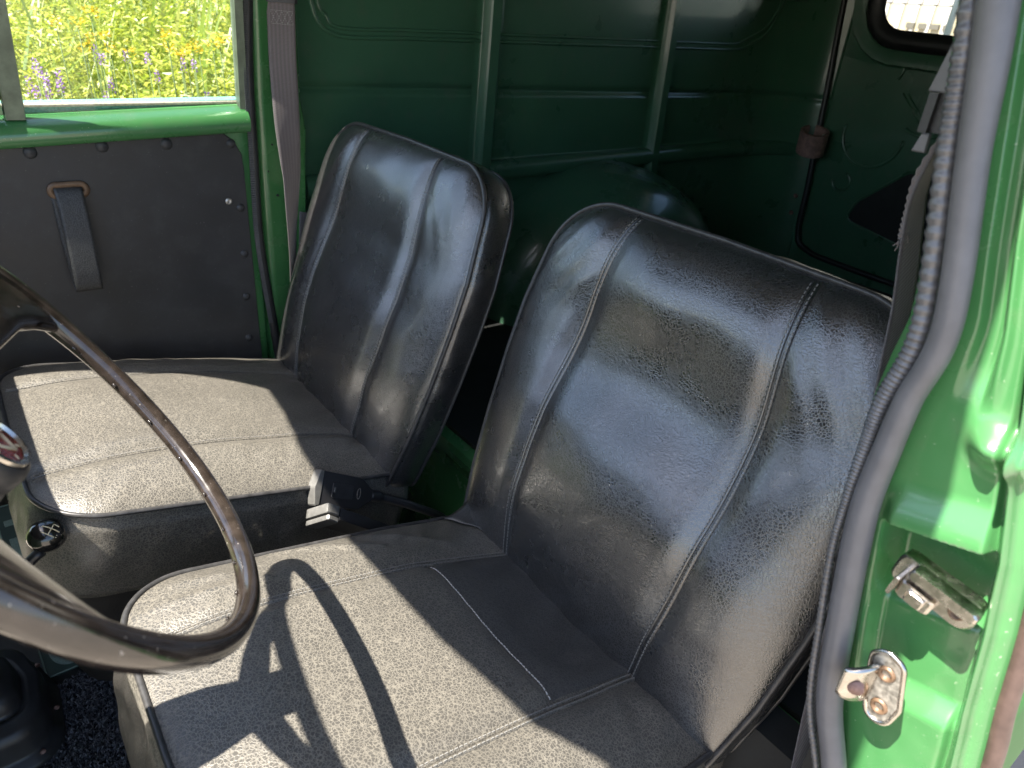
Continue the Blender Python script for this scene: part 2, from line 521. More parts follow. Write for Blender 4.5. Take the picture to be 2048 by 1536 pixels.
def meadow():
    # dense leafy plants and tall grass; more of them where the window looks out
    P, D, L, W = [], [], [], []
    def plants(n, xr, yr, leaves):
        for _ in range(n):
            y = rng.uniform(*yr); x = rng.uniform(*xr)
            z0 = bank_z(y)
            h = rng.uniform(0.75, 1.15)*(1+0.12*noise.noise(V((x*2, y*2, 3))))
            lean = rng.normal(size=2)*0.10
            k = int(leaves*rng.uniform(0.7, 1.2))
            ts = rng.uniform(0.25, 1.0, k)
            az = rng.uniform(0, 2*pi, k)
            r = 0.01+0.05*rng.random(k)
            pos = np.stack([x+lean[0]*ts*h+np.cos(az)*r, y+lean[1]*ts*h+np.sin(az)*r, z0+ts*h], 1)
            d = np.stack([np.cos(az), np.sin(az), rng.normal(0.25, 0.35, k)], 1)
            P.append(pos); D.append(d); L.append(rng.uniform(0.022, 0.065, k)*(1.25-0.5*ts)); W.append(rng.uniform(0.010, 0.021, k))
    plants(1000, (0.0, 3.2), (2.85, 5.6), 85)
    plants(500, (-5, 8), (2.85, 7.5), 40)
    plants(260, (3.2, 8), (2.85, 5.6), 40)
    v, f = leaf_quads(np.concatenate(P), np.concatenate(D), np.concatenate(L), np.concatenate(W))
    o = mesh_obj('meadow_plants', v, f, M['leaf'], smooth=False)
    o['kind'] = 'stuff'
    o['label'] = 'sunlit yellow-green leafy meadow plants outside the window'
    # long blades
    vv, ff = [], []
    def blades(n, xr, yr, hr, wr):
        for _ in range(n):
            y = rng.uniform(*yr); x = rng.uniform(*xr); z0 = bank_z(y)
            h = rng.uniform(*hr); wd = rng.uniform(*wr)
            az = rng.uniform(0, 2*pi); ln = rng.uniform(0.1, 0.5)*h
            sx, sy = -sin(az)*wd/2, cos(az)*wd/2
            k0 = len(vv)
            for i in range(6):
                t = i/5
                px = x+cos(az)*ln*t*t; py = y+sin(az)*ln*t*t; pz = z0+h*(t-0.18*t*t*t)
                q = (1-t)**0.6
                vv.append((px-sx*q, py-sy*q, pz)); vv.append((px+sx*q, py+sy*q, pz))
            for i in range(5):
                ff.append((k0+2*i, k0+2*i+1, k0+2*i+3, k0+2*i+2))
    blades(1300, (0.0, 3.4), (2.8, 6.5), (0.9, 1.5), (0.004, 0.009))
    blades(700, (0.0, 4.0), (3.3, 7.5), (1.05, 1.9), (0.014, 0.03))
    blades(1500, (-5, 8), (2.8, 8), (0.8, 1.5), (0.005, 0.02))
    o = mesh_obj('meadow_grass', vv, ff, M['grass'], smooth=False)
    o['kind'] = 'stuff'
    o['label'] = 'tall bright grass blades among the meadow plants'
meadow()

# purple vetch spikes and yellow flower heads: positions along the bank (x, y, z)
def petals(center, axis_len, rad, n, size, mat_name, name, flat=False):
    P = []; D = []
    for i in range(n):
        a = i*2.4
        if flat:
            r = rad*sqrt(rng.random()); t = rng.normal()*axis_len*0.2
        else:
            r = rad*(1-0.6*i/n); t = axis_len*(i/n-0.5)
        P.append((center[0]+cos(a)*r*0.6, center[1]+sin(a)*r*0.6, center[2]+t))
        D.append((cos(a), sin(a), 0.4+0.4*rng.normal()))
    return leaf_quads(np.array(P), np.array(D), np.full(n, size), np.full(n, size*0.7))

def wildflower(center, kind, label, group):
    root = thing(kind, label, 'flower', (center[0], center[1], bank_z(center[1])), group)
    if kind == 'purple_flower':
        v, f = petals(center, rng.uniform(0.03, 0.05), 0.007, 20, 0.009, 'purple', kind)
        mesh_obj('flower_spike', v, f, M['purple'], root, smooth=False)
    else:
        b = []
        v, f = petals(center, 0.04, rng.uniform(0.012, 0.028), 20, 0.013, 'yellow', kind, flat=True)
        mesh_obj('flower_head', v, f, M['yellow'], root, smooth=False)
    st = B().tube([(center[0]+0.03, center[1]+0.05, bank_z(center[1])), (center[0]+0.01, center[1]+0.01, center[2]-0.25), (center[0], center[1], center[2]-0.02)], 0.0016, 5)
    st.build('stem', M['stem'], root)

# each entry: direction of the flower on the meadow front given as (x/y, z/y) and its distance y
FL_P = [(0.111, -0.104, 2.62), (0.114, -0.106, 2.62), (0.119, -0.116, 2.62), (0.119, -0.124, 2.62), (0.108, -0.13, 2.62), (0.118, -0.135, 2.62), (0.132, -0.115, 2.62), (0.131, -0.124, 2.62), (0.11, -0.145, 2.62), (0.179, -0.093, 2.62), (0.228, -0.091, 2.62), (0.236, -0.111, 2.62), (0.267, -0.097, 2.62), (0.28, -0.097, 2.62), (0.184, -0.12, 2.62), (0.176, -0.137, 2.62), (0.205, -0.089, 2.62), (0.292, -0.134, 2.62), (0.173, -0.088, 2.62), (0.102, -0.122, 2.62)]
for i, (a, c, y) in enumerate(FL_P):
    y += 0.10*rng.normal()
    wildflower((a*y, y, c*y), 'purple_flower', 'small purple vetch flower spike among the yellow-green meadow outside the passenger window', 'purple flowers in the meadow')
FL_Y = [(0.16, -0.056, 2.68), (0.171, -0.072, 2.68), (0.186, -0.066, 2.68), (0.253, -0.063, 2.68), (0.254, -0.08, 2.68), (0.265, -0.084, 2.68), (0.273, -0.083, 2.68), (0.281, -0.075, 2.68), (0.305, -0.072, 2.68), (0.314, -0.067, 2.68), (0.189, -0.08, 2.68), (0.209, -0.083, 2.68), (0.164, -0.081, 2.68), (0.175, -0.044, 2.68), (0.139, -0.057, 2.68), (0.288, -0.078, 2.68)]
for i, (a, c, y) in enumerate(FL_Y):
    y += 0.10*rng.normal()
    wildflower((a*y, y, c*y), 'yellow_flower', 'small orange-yellow flower head among the green meadow outside the passenger window', 'yellow flowers in the meadow')

def warehouse():
    X = 22.0
    root = thing('warehouse', 'pale ribbed metal warehouse far behind the van, seen through the rear window', 'building', (X, 9, GZ))
    y0, y1, z1, z2 = -6.0, 30.0, 1.02, 6.5
    B().box((X+4, (y0+y1)/2, (GZ+z1)/2), (8, y1-y0, z1-GZ)).build('lower_wall', M['clad_low'], root, smooth=False)
    B().box((X+4.03, (y0+y1)/2, (z2+z1)/2+0.01), (8, y1-y0, z2-z1)).build('upper_wall', M['clad_up'], root, smooth=False)
    r = B()
    y = y0+0.2
    while y < y1:
        r.box((X-0.03, y, (GZ+z1)/2), (0.06, 0.10, z1-GZ-0.02))
        r.box((X+0.0, y, (z2+z1)/2), (0.06, 0.14, z2-z1-0.06))
        y += 0.42
    r.build('cladding_ribs', M['rib_white'], root, smooth=False)
    B().box((X+4, (y0+y1)/2, z2+0.15), (8.4, y1-y0+0.4, 0.25)).build('roof', M['pole'], root, smooth=False)
    for k in range(5):
        B().box((X-0.05, 10.62-0.33*k, 0.52), (0.08, 0.22, 0.13)).build('window', M['win_dark'], root, smooth=False)
warehouse()
tag(B().tube([(14.0, 6.12, GZ), (14.0, 6.12, 7.5)], 0.055, 12).build('lamp_post', M['pole']), 'slim grey pole standing in front of the pale warehouse behind the van', 'pole')

# ------------------------------------------------------------------ the van
van = thing('van', 'green panel van seen through its open driver doorway, with bare metal load bay', 'van', (0.8, 0.81, GZ))
YM = 0.81
# --- roof: front edge follows the windscreen header
hdr = [(0.20, -0.08), (0.386, -0.132), (0.532, -0.154), (0.765, -0.166), (0.956, -0.140), (1.127, -0.111), (1.219, -0.104)]
def roof():
    b = B()
    top = []
    ys = [0.14, 0.18, 0.25] + [h[0] for h in hdr[1:]] + [1.275, 1.335, 1.376, 1.396]
    def fx(y):
        if y <= 0.25: return -0.06
        if y <= 1.219: return interp(hdr, y)
        return interp([(1.219, -0.104), (1.275, -0.132), (1.335, -0.232), (1.376, -0.302), (1.396, -0.342)], y)
    rows = []
    for t in np.linspace(0, 1, 34):
        row = []
        for y in ys:
            x0 = fx(y); x = x0+(0.58-x0)*t
            z = 0.28 + 0.10*(1-((y-YM)/0.75)**2)*smoothstep(0, 0.3, t) + 0.02*t
            yy = y
            if y == 0.14:
                yy = interp([(-0.12, 0.138), (0.089, 0.143), (0.147, 0.145), (0.191, 0.149), (0.224, 0.158), (0.27, 0.163), (0.315, 0.172), (0.6, 0.19)], x)
            elif y == 0.18:
                yy = interp([(-0.1, 0.17), (0.2, 0.18), (0.356, 0.21), (0.6, 0.22)], x)
            row.append(V((x, yy, z)))
        rows.append(row)
    b.sheet(rows)
    b.build('roof', M['headliner'], van, solid=0.012)
    b = B()
    rows = []
    for x in np.linspace(0.56, 2.46, 12):
        rows.append([V((x, YM+0.75*sin(a), 0.22+0.26*cos(a)**0.7 if cos(a) > 0 else 0.22)) for a in np.linspace(-pi/2, pi/2, 21)])
    b.sheet(rows).build('cargo_roof', M['green_shaded'], van, solid=0.012)
roof()
def pillars():
    # windscreen pillars: passenger side then driver side
    for sgn in (1, -1):
        b = B()
        pts = [(-0.09, YM+sgn*0.43, 0.295), (-0.16, YM+sgn*0.495, 0.25), (-0.25, YM+sgn*0.548, 0.13), (-0.37, YM+sgn*0.592, -0.07), (-0.52, YM+sgn*0.61, -0.28)]
        if sgn < 0:
            pts = [(-0.09, 0.30, 0.295), (-0.18, 0.235, 0.20), (-0.28, 0.20, 0.02), (-0.52, 0.17, -0.28)]
        b.tube(spline(pts, 18), 0.028, 10)
        b.build('windscreen_pillar', M['green'], van)
pillars()
def shell():
    # floor, dash, firewall, near side and tail closing panels
    B().box((0.24, YM, -1.13), (1.06, 1.36, 0.04)).build('cab_floor', M['black_floor'], van, smooth=False)
    d = B(); d.box((-0.44, YM, -0.36), (0.22, 1.24, 0.20)); d.box((-0.232, 0.80, -0.345), (0.205, 1.24, 0.03))
    d.build('dashboard', M['black_plastic'], van, smooth=False)
    B().box((-0.57, YM, -0.72), (0.03, 1.3, 0.84)).build('bulkhead', M['green'], van, smooth=False)
    b = B()
    rows = []
    prof = [(0.05, -1.05), (0.042, -0.8), (0.036, -0.6), (0.036, -0.45), (0.05, -0.30), (0.085, -0.18), (0.125, 0.0), (0.15, 0.2), (0.17, 0.3)]
    for x in np.linspace(0.535, 2.47, 16):
        bul = 0.0
        rows.append([V((x, y-0.018*smoothstep(0.54, 0.9, x)*smoothstep(-0.1, -0.3, z)+0.06*smoothstep(1.9, 2.47, x), z)) for y, z in prof])
    b.sheet(rows).build('near_side_panel', M['green_body'], van, solid=0.004)
    b = B()
    b.sheet([[V((0.572, y, z)) for y in np.linspace(0.10, 1.52, 9)] for z in (0.24, 0.36, 0.52)])
    b.build('roof_step', M['green_shaded'], van, solid=0.004)
    B().box((2.43, YM, -0.84), (0.05, 1.40, 0.42)).build('tail_sill', M['green_shaded'], van, smooth=False)
    B().box((2.426, 1.42, -0.2), (0.04, 0.19, 1.3)).build('tail_pillar', M['green_shaded'], van, smooth=False)
    B().box((0.47, 1.455, 0.305), (0.22, 0.11, 0.03)).build('sun_blocker', M['green_shaded'], van, smooth=False)  # unseen strip added to keep the sun off the wheel arch
    lt_ = B(); lt_.box((0.88, 0.095, -0.80), (0.66, 0.10, 0.62)); lt_.box((0.635, 0.24, -0.915), (0.05, 0.18, 0.39))  # black boxes added to stand for shade low on the driver's side
    lt_.build('shade_boxes', M['black_floor'], van, smooth=False)
    # load floor with its front step
    B().box((1.575, YM, -0.745), (1.79, 1.38, 0.03)).build('load_floor', M['black_floor'], van, smooth=False)
    b = B()
    rows = []
    for z, dx in ((-0.731, 0.0), (-0.745, -0.012), (-0.775, -0.012), (-0.80, 0.008), (-0.86, 0.008), (-0.885, -0.006), (-1.11, -0.006)):
        rows.append([V((0.672+dx, y, z)) for y in np.linspace(0.13, 1.49, 20)])
    b.sheet(rows).build('floor_step', M['green'], van, solid=0.003, auto=40)
shell()

# --- far side of the load bay
def wall_xy(s):
    """plan curve of the far wall, s = x up to 2.08, then the rounded tail"""
    tab = [(0.5, 1.505), (2.08, 1.505), (2.20, 1.495), (2.29, 1.465), (2.35, 1.425), (2.385, 1.385), (2.40, 1.345)]
    if s <= 2.05:
        return V((s, 1.505))
    pts = [V(p) for p in tab[1:]]
    return spline(pts, 20)[min(20, int(round((s-2.08)/0.42*20)))] if s > 2.08 else V((s, 1.505))
svals = list(np.linspace(0.6, 2.05, 50)) + [2.08+0.42*i/20 for i in range(21)]
side = None
def far_side():
    global side
    b = B()
    zs = np.concatenate([np.linspace(-0.75, -0.22, 24), np.linspace(-0.21, -0.15, 13), np.linspace(-0.14, 0.36, 22)])
    rows = []
    for z in zs:
        row = []
        for s in svals:
            p = wall_xy(s)
            c = 0.010*math.exp(-((z+0.182)/0.008)**2)          # horizontal seam groove
            bow = 0.012*math.exp(-((z+0.3)/0.25)**2)
            row.append(V((p.x, p.y+c+bow*0+0.0015*noise.noise(V((s*3, z*4, 0))), z)))
        rows.append(row)
    b.sheet(rows)
    side = b.build('side_wall', M['green_shaded'], van, solid=0.003)
    # window blank pressing: a raised bead round a rounded rectangle
    path = []
    for s, z in ((0.655, 0.34), (0.655, 0.02), (0.658, -0.03), (0.672, -0.06), (0.70, -0.078), (0.75, -0.083)):
        path.append((s, z))
    path += [(s, -0.081+0.02*(s-0.75)) for s in np.linspace(0.85, 2.0, 22)]
    path += [(2.06, -0.052), (2.11, -0.036), (2.145, -0.005), (2.165, 0.04), (2.175, 0.12), (2.18, 0.34)]
    bd = B()
    for off, rr in ((0.0, 0.0048), (0.016, 0.0042)):
        pp = []
        for i, (s, z) in enumerate(path):
            q = wall_xy(s)
            f = 1 if 0.75 < s < 2.0 else 0.4
            dx = off*(0.9 if s < 0.75 and z > -0.07 else (-0.9 if s > 2.0 else 0))
            dz = off*(0 if (s < 0.66 or s > 2.16) else 1)
            pp.append((q.x+dx, q.y-0.001, z+dz))
        bd.tube(spline(pp, 160), rr, 8)
    bd.build('window_blank_bead', M['green_shaded'], side)
    # posts
    for x0, dx, zlo in ((1.095, -0.004, -0.40), (1.715, 0.010, -0.74)):
        pb = B()
        prof = [(-0.040, 0.0), (-0.026, -0.001), (-0.022, -0.004), (-0.017, -0.024), (-0.013, -0.028), (0.013, -0.028), (0.017, -0.024), (0.022, -0.004), (0.026, -0.001), (0.040, 0.0)]
        rows = []
        for z in np.linspace(zlo, 0.36, 10):
            xx = x0 + dx*(-z)/0.37
            rows.append([V((xx+a, 1.503+c - (0.012 if z < -0.42 else 0), z)) for a, c in prof])
        po = pb.sheet(rows).build('post', M['green_shaded'], side, auto=35)
        sc = B()
        sc.tube([(x0+0.001, 1.473, -0.09), (x0+0.001, 1.4785, -0.09)], 0.004, 10)
        # small drain hole ring in the post
    # waist rail
    rb = B()
    rprof = [(0.032, 0.0), (0.024, -0.003), (0.019, -0.024), (0.006, -0.031), (-0.008, -0.031), (-0.019, -0.026), (-0.024, -0.004), (-0.036, 0.0)]
    rows = []
    rs = list(np.linspace(0.62, 2.05, 24)) + [2.08+0.42*i/20 for i in range(20)]
    for s in rs:
        p = wall_xy(s); e = 0.004
        q = wall_xy(s+0.02 if s > 2.05 else s+0.01)
        t = (q-p).normalized() if (q-p).length > 1e-6 else V((0, -1))
        nn = V((t.y, -t.x))
        zc = -0.372 + 0.02*(s-1.1) if s < 2.3 else -0.349
        rows.append([V((p.x-nn.x*c*-1, p.y+nn.y*-c*-1 if False else p.y+c*abs(nn.y), zc+a)) if True else None for a, c in rprof])
    rb.sheet(rows).build('waist_rail', M['green_shaded'], side, auto=50)
    # pillar at the tail corner with screws
    for z in (-0.50, -0.56):
        B().tube([(2.385, 1.372, z), (2.378, 1.366, z)], 0.007, 10).build('screw', M['rust'], side)
    ts = B()
    ts.box((2.0, 1.475, 0.105), (0.9, 0.03, 0.018))
    ts.build('top_rail', M['green_shaded'], side, smooth=False)
    # dome of the wheel arch
    wa = B()
    rows = []
    for i in range(25):
        t = i/24
        rows.append([])
        for j in range(33):
            a = pi*j/32
            # superellipsoid half dome
            ph = t*pi/2
            ry = 0.30*cos(ph)**0.55 if ph < pi/2 else 0
            k = sin(ph)**0.8
            y = 1.502 - 0.30*(1-(1-cos(ph))**1.0)*1.0
            rr = (0.30+0.10*0)+0.0
            rad = 0.16 + 0.28*sin(ph)**0.6
            rows[-1].append(V((1.50-rad*1.02*cos(a), 1.502-0.29*cos(ph)**0.7 if ph < pi/2-1e-6 else 1.502, -0.80+rad*sin(a)*1.0)))
    wa.sheet(rows)
    # closing disc
    k = len(rows[0])
    wa.f.append(tuple(range(k)))
    wa.build('wheel_arch', M['green_shaded'], van)
far_side()

# --- tail door
def tail_door():
    X = 2.40
    o = V((X, 0, 0)); a, b_, n = V((0, 1, 0)), V((0, 0, 1)), V((-1, 0, 0))
    win = rounded([(1.257, 0.040, 0.075), (1.257, 0.33, 0.08), (0.36, 0.33, 0.08), (0.36, 0.020, 0.075)], 96)
    # door skin with a window hole: rings from window to outer edge
    outer = rounded([(1.335, -0.655, 0.03), (1.375, 0.40, 0.03), (0.16, 0.40, 0.03), (0.16, -0.72, 0.03)], 96)
    # align starts
    def align(ring, ref):
        c = V((0.81, 0.18))
        def ang(p): return atan2(p.y-c.y, p.x-c.x)
        res = []
        for q in ref:
            d = (q-c).normalized()
            best = None
            for i in range(len(ring)):
                p0, p1 = ring[i]-c, ring[(i+1) % len(ring)]-c
                den = d.x*(p1.y-p0.y)-d.y*(p1.x-p0.x)
                if abs(den) < 1e-12: continue
                t = (p0.x*(p1.y-p0.y)-p0.y*(p1.x-p0.x))/den
                u = (p0.x*d.y-p0.y*d.x)/den
                if t > 0 and -1e-6 <= u <= 1+1e-6:
                    best = t if best is None else min(best, t)
            res.append(c+d*best)
        return res
    dense = rounded([(1.335, -0.655, 0.03), (1.375, 0.40, 0.03), (0.16, 0.40, 0.03), (0.16, -0.72, 0.03)], 400)
    wi = win
    ou = align(dense, wi)
    c = V((0.81, 0.18))
    def off(ring, d):
        res = []
        k = len(ring)
        for i in range(k):
            t = (ring[(i+1) % k]-ring[i-1]).normalized()
            nrm = V((t.y, -t.x))
            if nrm.dot(ring[i]-c) < 0: nrm = -nrm
            res.append(ring[i]+nrm*d)
        return res
    r1, r2, r3 = off(wi, 0.052), off(wi, 0.060), off(wi, 0.092)
    rows = [[o+a*p.x+b_*p.y+n*h for p in ring] for ring, h in
            ((wi, 0.0), (r1, 0.0), (r1, 0.012), (r2, 0.016), (r3, 0.016), (off(wi, 0.099), 0.002), ([q.lerp(p, 0.5) for p, q in zip(ou, off(wi, 0.099))], 0.0), (ou, 0.0))]
    bb = B(); bb.sheet(rows, wrap=True)
    door = bb.build('tail_door', M['green_shaded'], van, auto=35)
    gk = B()
    gr = [[o+a*p.x+b_*p.y+n*h for p in ring] for ring, h in ((off(wi, -0.004), 0.004), (off(wi, 0.004), 0.014), (off(wi, 0.028), 0.022), (off(wi, 0.048), 0.016), (off(wi, 0.0515), 0.004))]
    gk.sheet(gr, wrap=True).build('window_rubber', M['gasket'], door)
    B().add([o+a*p.x+b_*p.y for p in off(wi, 0.003)], [tuple(range(96))]).build('window_glass', M['glass'], door, smooth=False)
    # dark access opening, let into the skin
    tri = rounded([(1.178, -0.535, 0.02), (1.155, -0.47, 0.03), (1.02, -0.345, 0.03), (0.80, -0.345, 0.04), (0.80, -0.60, 0.04)], 60)
    B().add([o+a*p.x+b_*p.y+n*0.004 for p in tri], [tuple(range(60))]).build('access_opening', M['black_floor'], door, smooth=False)
    lip = B().tube([o+a*p.x+b_*p.y+n*0.004 for p in tri], 0.004, 8, closed=True)
    lip.build('opening_lip', M['green_shaded'], door)
    pr = B()
    for cx, cz, r, a0, a1 in ((1.20, -0.06, 0.062, 150, 290), (1.225, -0.06, 0.062, 190, 250), (1.02, -0.13, 0.11, 60, 200), (1.17, -0.26, 0.10, -10, 180), (1.23, -0.42, 0.03, 0, 250)):
        pr.tube([o+a*(cx-r*cos(radians(t)))+b_*(cz+r*sin(radians(t)))+n*0.002 for t in np.linspace(a0+180, a1+180, 22)], 0.0050, 10)
    for dy in (0.0, 0.016):
        pr.tube([o+a*(1.118-dy)+b_*(-0.128)+n*0.001, o+a*(1.030-dy)+b_*(-0.215)+n*0.001], 0.003, 8)
    pr.build('pressed_bead', M['green_shaded'], door)
    # door seal in the gap
    sl = [(2.388, 1.392, 0.36), (2.386, 1.385, 0.113), (2.384, 1.36, -0.149), (2.384, 1.349, -0.291), (2.384, 1.334, -0.473), (2.384, 1.325, -0.615), (2.384, 1.28, -0.668), (2.384, 1.10, -0.685), (2.384, 0.3, -0.70)]
    B().tube(spline(sl, 60), 0.010, 8).build('door_seal', M['gasket'], door)
tail_door()
# brown clip ring on the tail corner
def clip():
    t = thing('strap_clip', 'brown leather-covered open ring clip fixed at the rear corner of the load bay', 'clip', (2.34, 1.33, -0.335))
    c = V((2.335, 1.335, -0.308))
    b = B()
    rows = []
    for an in np.linspace(radians(60), radians(390), 40):
        rows.append([c+V((cos(an)*rr*0.9, sin(an)*rr, h+0.32*rr*(0.87*cos(an)*0.9+0.49*sin(an)))) for rr, h in ((0.043, -0.036), (0.047, -0.034), (0.047, 0.034), (0.043, 0.036), (0.036, 0.034), (0.036, -0.034))])
    b.sheet(rows, wrap=True).build('ring', M['rust'], t, auto=40)
    B().tube([c+V((0.035, 0.035, -0.02)), c+V((0.045, 0.06, -0.02))], 0.01, 8).build('bracket', M['rust'], t)
    B().tube([c+V((0.020, -0.024, 0.02)), c+V((0.016, -0.028, 0.02))], 0.008, 10).build('rivet', M['zinc'], t)
clip()

# --- passenger door
def passenger_door():
    YD = 1.452
    d = B()
    # inner skin with a convex sill
    prof = [(1.472, -0.208), (1.462, -0.2125), (1.45, -0.216), (1.438, -0.222), (1.431, -0.231), (1.430, -0.244), (1.434, -0.252), (1.442, -0.2545), (1.453, -0.2555), (1.456, -0.30), (1.456, -0.6), (1.456, -1.13)]
    rows = []
    for x in np.linspace(-0.25, 0.492, 40):
        rows.append([V((x, y + (0.0), z+0.046*(x-0.48))) for y, z in prof])
    # rear edge returns outwards
    rows.append([V((0.497, max(y, 1.456)+0.002, z)) for y, z in prof])
    rows.append([V((0.499, max(y, 1.456)+0.03, z)) for y, z in prof])
    door = d.sheet(rows).build('passenger_door', M['green'], van, solid=0.003, auto=60)
    # trim board
    fr = (V((0, YD-0.0035, 0)), V((1, 0, 0)), V((0, 0, 1)), V((0, -1, 0)))
    poly = rounded([(-0.2, -0.275, 0.01), (-0.2, -0.97, 0.01), (0.485, -0.97, 0.02), (0.478, -0.2445, 0.066)][::-1], 90)
    tb = B().prism([(p.x, p.y) for p in poly], 0.0032, fr, 0.0012).build('trim_board', M['trim'], door, auto=30)
    for x, z in ((0.128, -0.281), (0.236, -0.275), (0.342, -0.274), (0.458, -0.277), (0.465, -0.402), (0.464, -0.498), (0.460, -0.592), (0.457, -0.688), (0.02, -0.287), (0.454, -0.78)):
        rb = B()
        prof2 = [(0.0003, 0.0045), (0.004, 0.0042), (0.0075, 0.0030), (0.0098, 0.0012), (0.0105, 0.0)]
        sc = 1.0 if z > -0.3 and x < 0.4 else 0.82
        rb.sheet([[V((x+r*sc*cos(t), YD-0.0035-h, z+r*sc*sin(t))) for t in np.linspace(0, 2*pi, 20, endpoint=False)] for r, h in prof2], wrap=True)
        rb.build('rivet', M['rivet'], door)
    sw = B()
    sw.sheet([[V((0.443+r*cos(t), YD-0.0035-h, -0.387+r*sin(t))) for t in np.linspace(0, 2*pi, 16, endpoint=False)] for r, h in ((0.0005, 0.0015), (0.003, 0.003), (0.0055, 0.003), (0.0068, 0.0))], wrap=True)
    sw.build('screw', M['zinc'], door)
    # pull strap with its eyelet
    st = B()
    rows = []
    pth = spline([(0.1705, 1.4475, -0.340), (0.171, 1.437, -0.352), (0.1715, 1.425, -0.40), (0.171, 1.416, -0.46), (0.1705, 1.413, -0.50), (0.1705, 1.4155, -0.5165), (0.1705, 1.422, -0.520), (0.169, 1.429, -0.510), (0.167, 1.434, -0.46), (0.1655, 1.4415, -0.40), (0.165, 1.4475, -0.352)], 60)
    for p in pth:
        rows.append([V((p.x+dx, p.y, p.z)) for dx in np.linspace(-0.0215, 0.0215, 9)])
    st.sheet(rows).build('pull_strap', M['leather_strap'], door, solid=0.0028)
    ey = rounded([(0.1445, -0.3365, 0.0095), (0.1445, -0.3555, 0.0095), (0.1995, -0.3555, 0.0095), (0.1995, -0.3365, 0.0095)], 48)
    B().tube([(p.x, YD-0.006, p.y) for p in ey], 0.0058, 8, closed=True, flat=0.5, up=(0, 1, 0)).build('strap_eyelet', M['brass'], door)
    # window: glass, outer rail with pale felt, divider, front quarter with its dark frame, rear and top frame
    def wy(z): return 1.462-0.10*(z+0.22)
    zt = 0.27
    B().add([V((-0.2, wy(-0.225)+0.004, -0.225)), V((0.488, wy(-0.225)+0.004, -0.225)), V((0.488, wy(zt)+0.004, zt)), V((-0.2, wy(zt)+0.004, zt))], [(0, 1, 2, 3)]).build('window_glass', M['glass'], door, smooth=False)
    t1 = B()
    t1.sheet([[V((x, y, z+0.008*(x-0.3)/0.35)) for y, z in ((1.478, -0.222), (1.478, -0.206), (1.486, -0.201), (1.500, -0.203), (1.505, -0.215))] for x in (-0.2, 0.13, 0.3, 0.486)])
    t1.build('outer_rail', M['teal'], door, auto=40)
    t2 = B(); t2.tube([(-0.2, 1.4715, -0.2190), (0.13, 1.4715, -0.2105), (0.486, 1.4715, -0.2055)], 0.0032, 8)
    t2.build('glass_felt', M['cream_felt'], door)
    dv = B()
    pr = [(-0.0165, -0.004), (-0.015, -0.011), (0.012, -0.012), (0.0135, -0.004), (0.0135, 0.004), (-0.0165, 0.004)]
    dv.sheet([[V((0.121+a+0.0035*(z+0.2)/0.2*2, wy(z)+c-0.006, z)) for a, c in pr] for z in (-0.2295, -0.1, 0.05, zt)], wrap=True)
    dv.build('window_divider', M['pale_green_metal'], door, auto=30)
    qf = B()
    for xx, rr in ((0.094, 0.007), (0.076, 0.005)):
        qf.sheet([[V((xx+rr*cos(t)+0.0035*(z+0.2)/0.2*2, wy(z)-0.004+rr*sin(t), z)) for t in np.linspace(0, 2*pi, 8, endpoint=False)] for z in (-0.205, -0.1, 0.05, zt)], wrap=True)
    qf.build('quarter_frame', M['green'], door)
    B().box((0.05, wy(-0.1)-0.002, -0.02), (0.035, 0.006, 0.40)).build('quarter_seal', M['gasket'], door, smooth=False)
    lt = B(); lt.tube(spline([(0.02, 1.443, -0.186), (0.07, 1.44, -0.188), (0.094, 1.441, -0.192), (0.099, 1.444, -0.200)], 16), [0.010]*12+[0.009, 0.008, 0.007, 0.005, 0.003], 10)
    lt.build('window_catch', M['rubber_dark'], door)
    B().box((0.03, 1.449, -0.2125), (0.145, 0.012, 0.016)).build('quarter_sill', M['green'], door, smooth=False)
    fr2 = B()
    fr2.sheet([[V((0.486+a, wy(z)+c, z)) for a, c in ((-0.004, -0.012), (0.010, -0.014), (0.012, 0.01), (-0.004, 0.012))] for z in (-0.222, 0.0, zt)], wrap=True)
    fr2.build('window_frame', M['pale_green_metal'], door, auto=30)
    # weatherstrip
    sp = [(0.511, 1.395, 0.20), (0.509, 1.432, 0.06), (0.507, 1.448, -0.029), (0.500, 1.456, -0.155), (0.498, 1.458, -0.293), (0.495, 1.458, -0.443), (0.500, 1.458, -0.542), (0.511, 1.458, -0.660), (0.520, 1.458, -0.78), (0.53, 1.458, -1.0)]
    q = spline(sp, 120)
    B().tube([p+V((0.004, -0.003, 0)) for p in q], 0.0095, 12).build('weatherstrip', M['rubber_dark'], van)
    bt = B()
    for i in range(0, 240):
        t = i/240*0.78
        k = t*120; j = int(k)
        p = q[j].lerp(q[min(j+1, 120)], k-j)
        bt.box(p+V((-0.004, -0.0135, 0)), (0.0085, 0.003, 0.0028))
    bt.build('ribbed_trim', M['braid'], van, smooth=False)
    # pillar behind the door
    pb = B()
    rows = []
    for z in np.linspace(-0.98, 0.24, 40):
        xr = interp([(-1, 0.62), (-0.45, 0.605), (-0.30, 0.612), (-0.27, 0.617), (-0.19, 0.606), (0.0, 0.598), (0.3, 0.59)], z)
        y0 = 1.462-0.10*max(0, z+0.2)
        e = 0.0025 if z < -0.31 else 0.0
        rows.append([V((0.497, y0+0.040, z)), V((0.504, y0+0.010, z)), V((0.517, y0-0.004+e, z)), V((0.524, y0-0.010+e, z)), V((0.532, y0-0.008+e, z)), V((0.56, y0-0.002+e, z)), V((0.59, y0-0.002+e, z)), V((xr-0.004, y0-0.004+e, z)), V((xr, y0-0.001, z)), V((xr+0.001, y0+0.04, z))])
    pil = pb.sheet(rows).build('door_pillar', M['green'], van, auto=70)
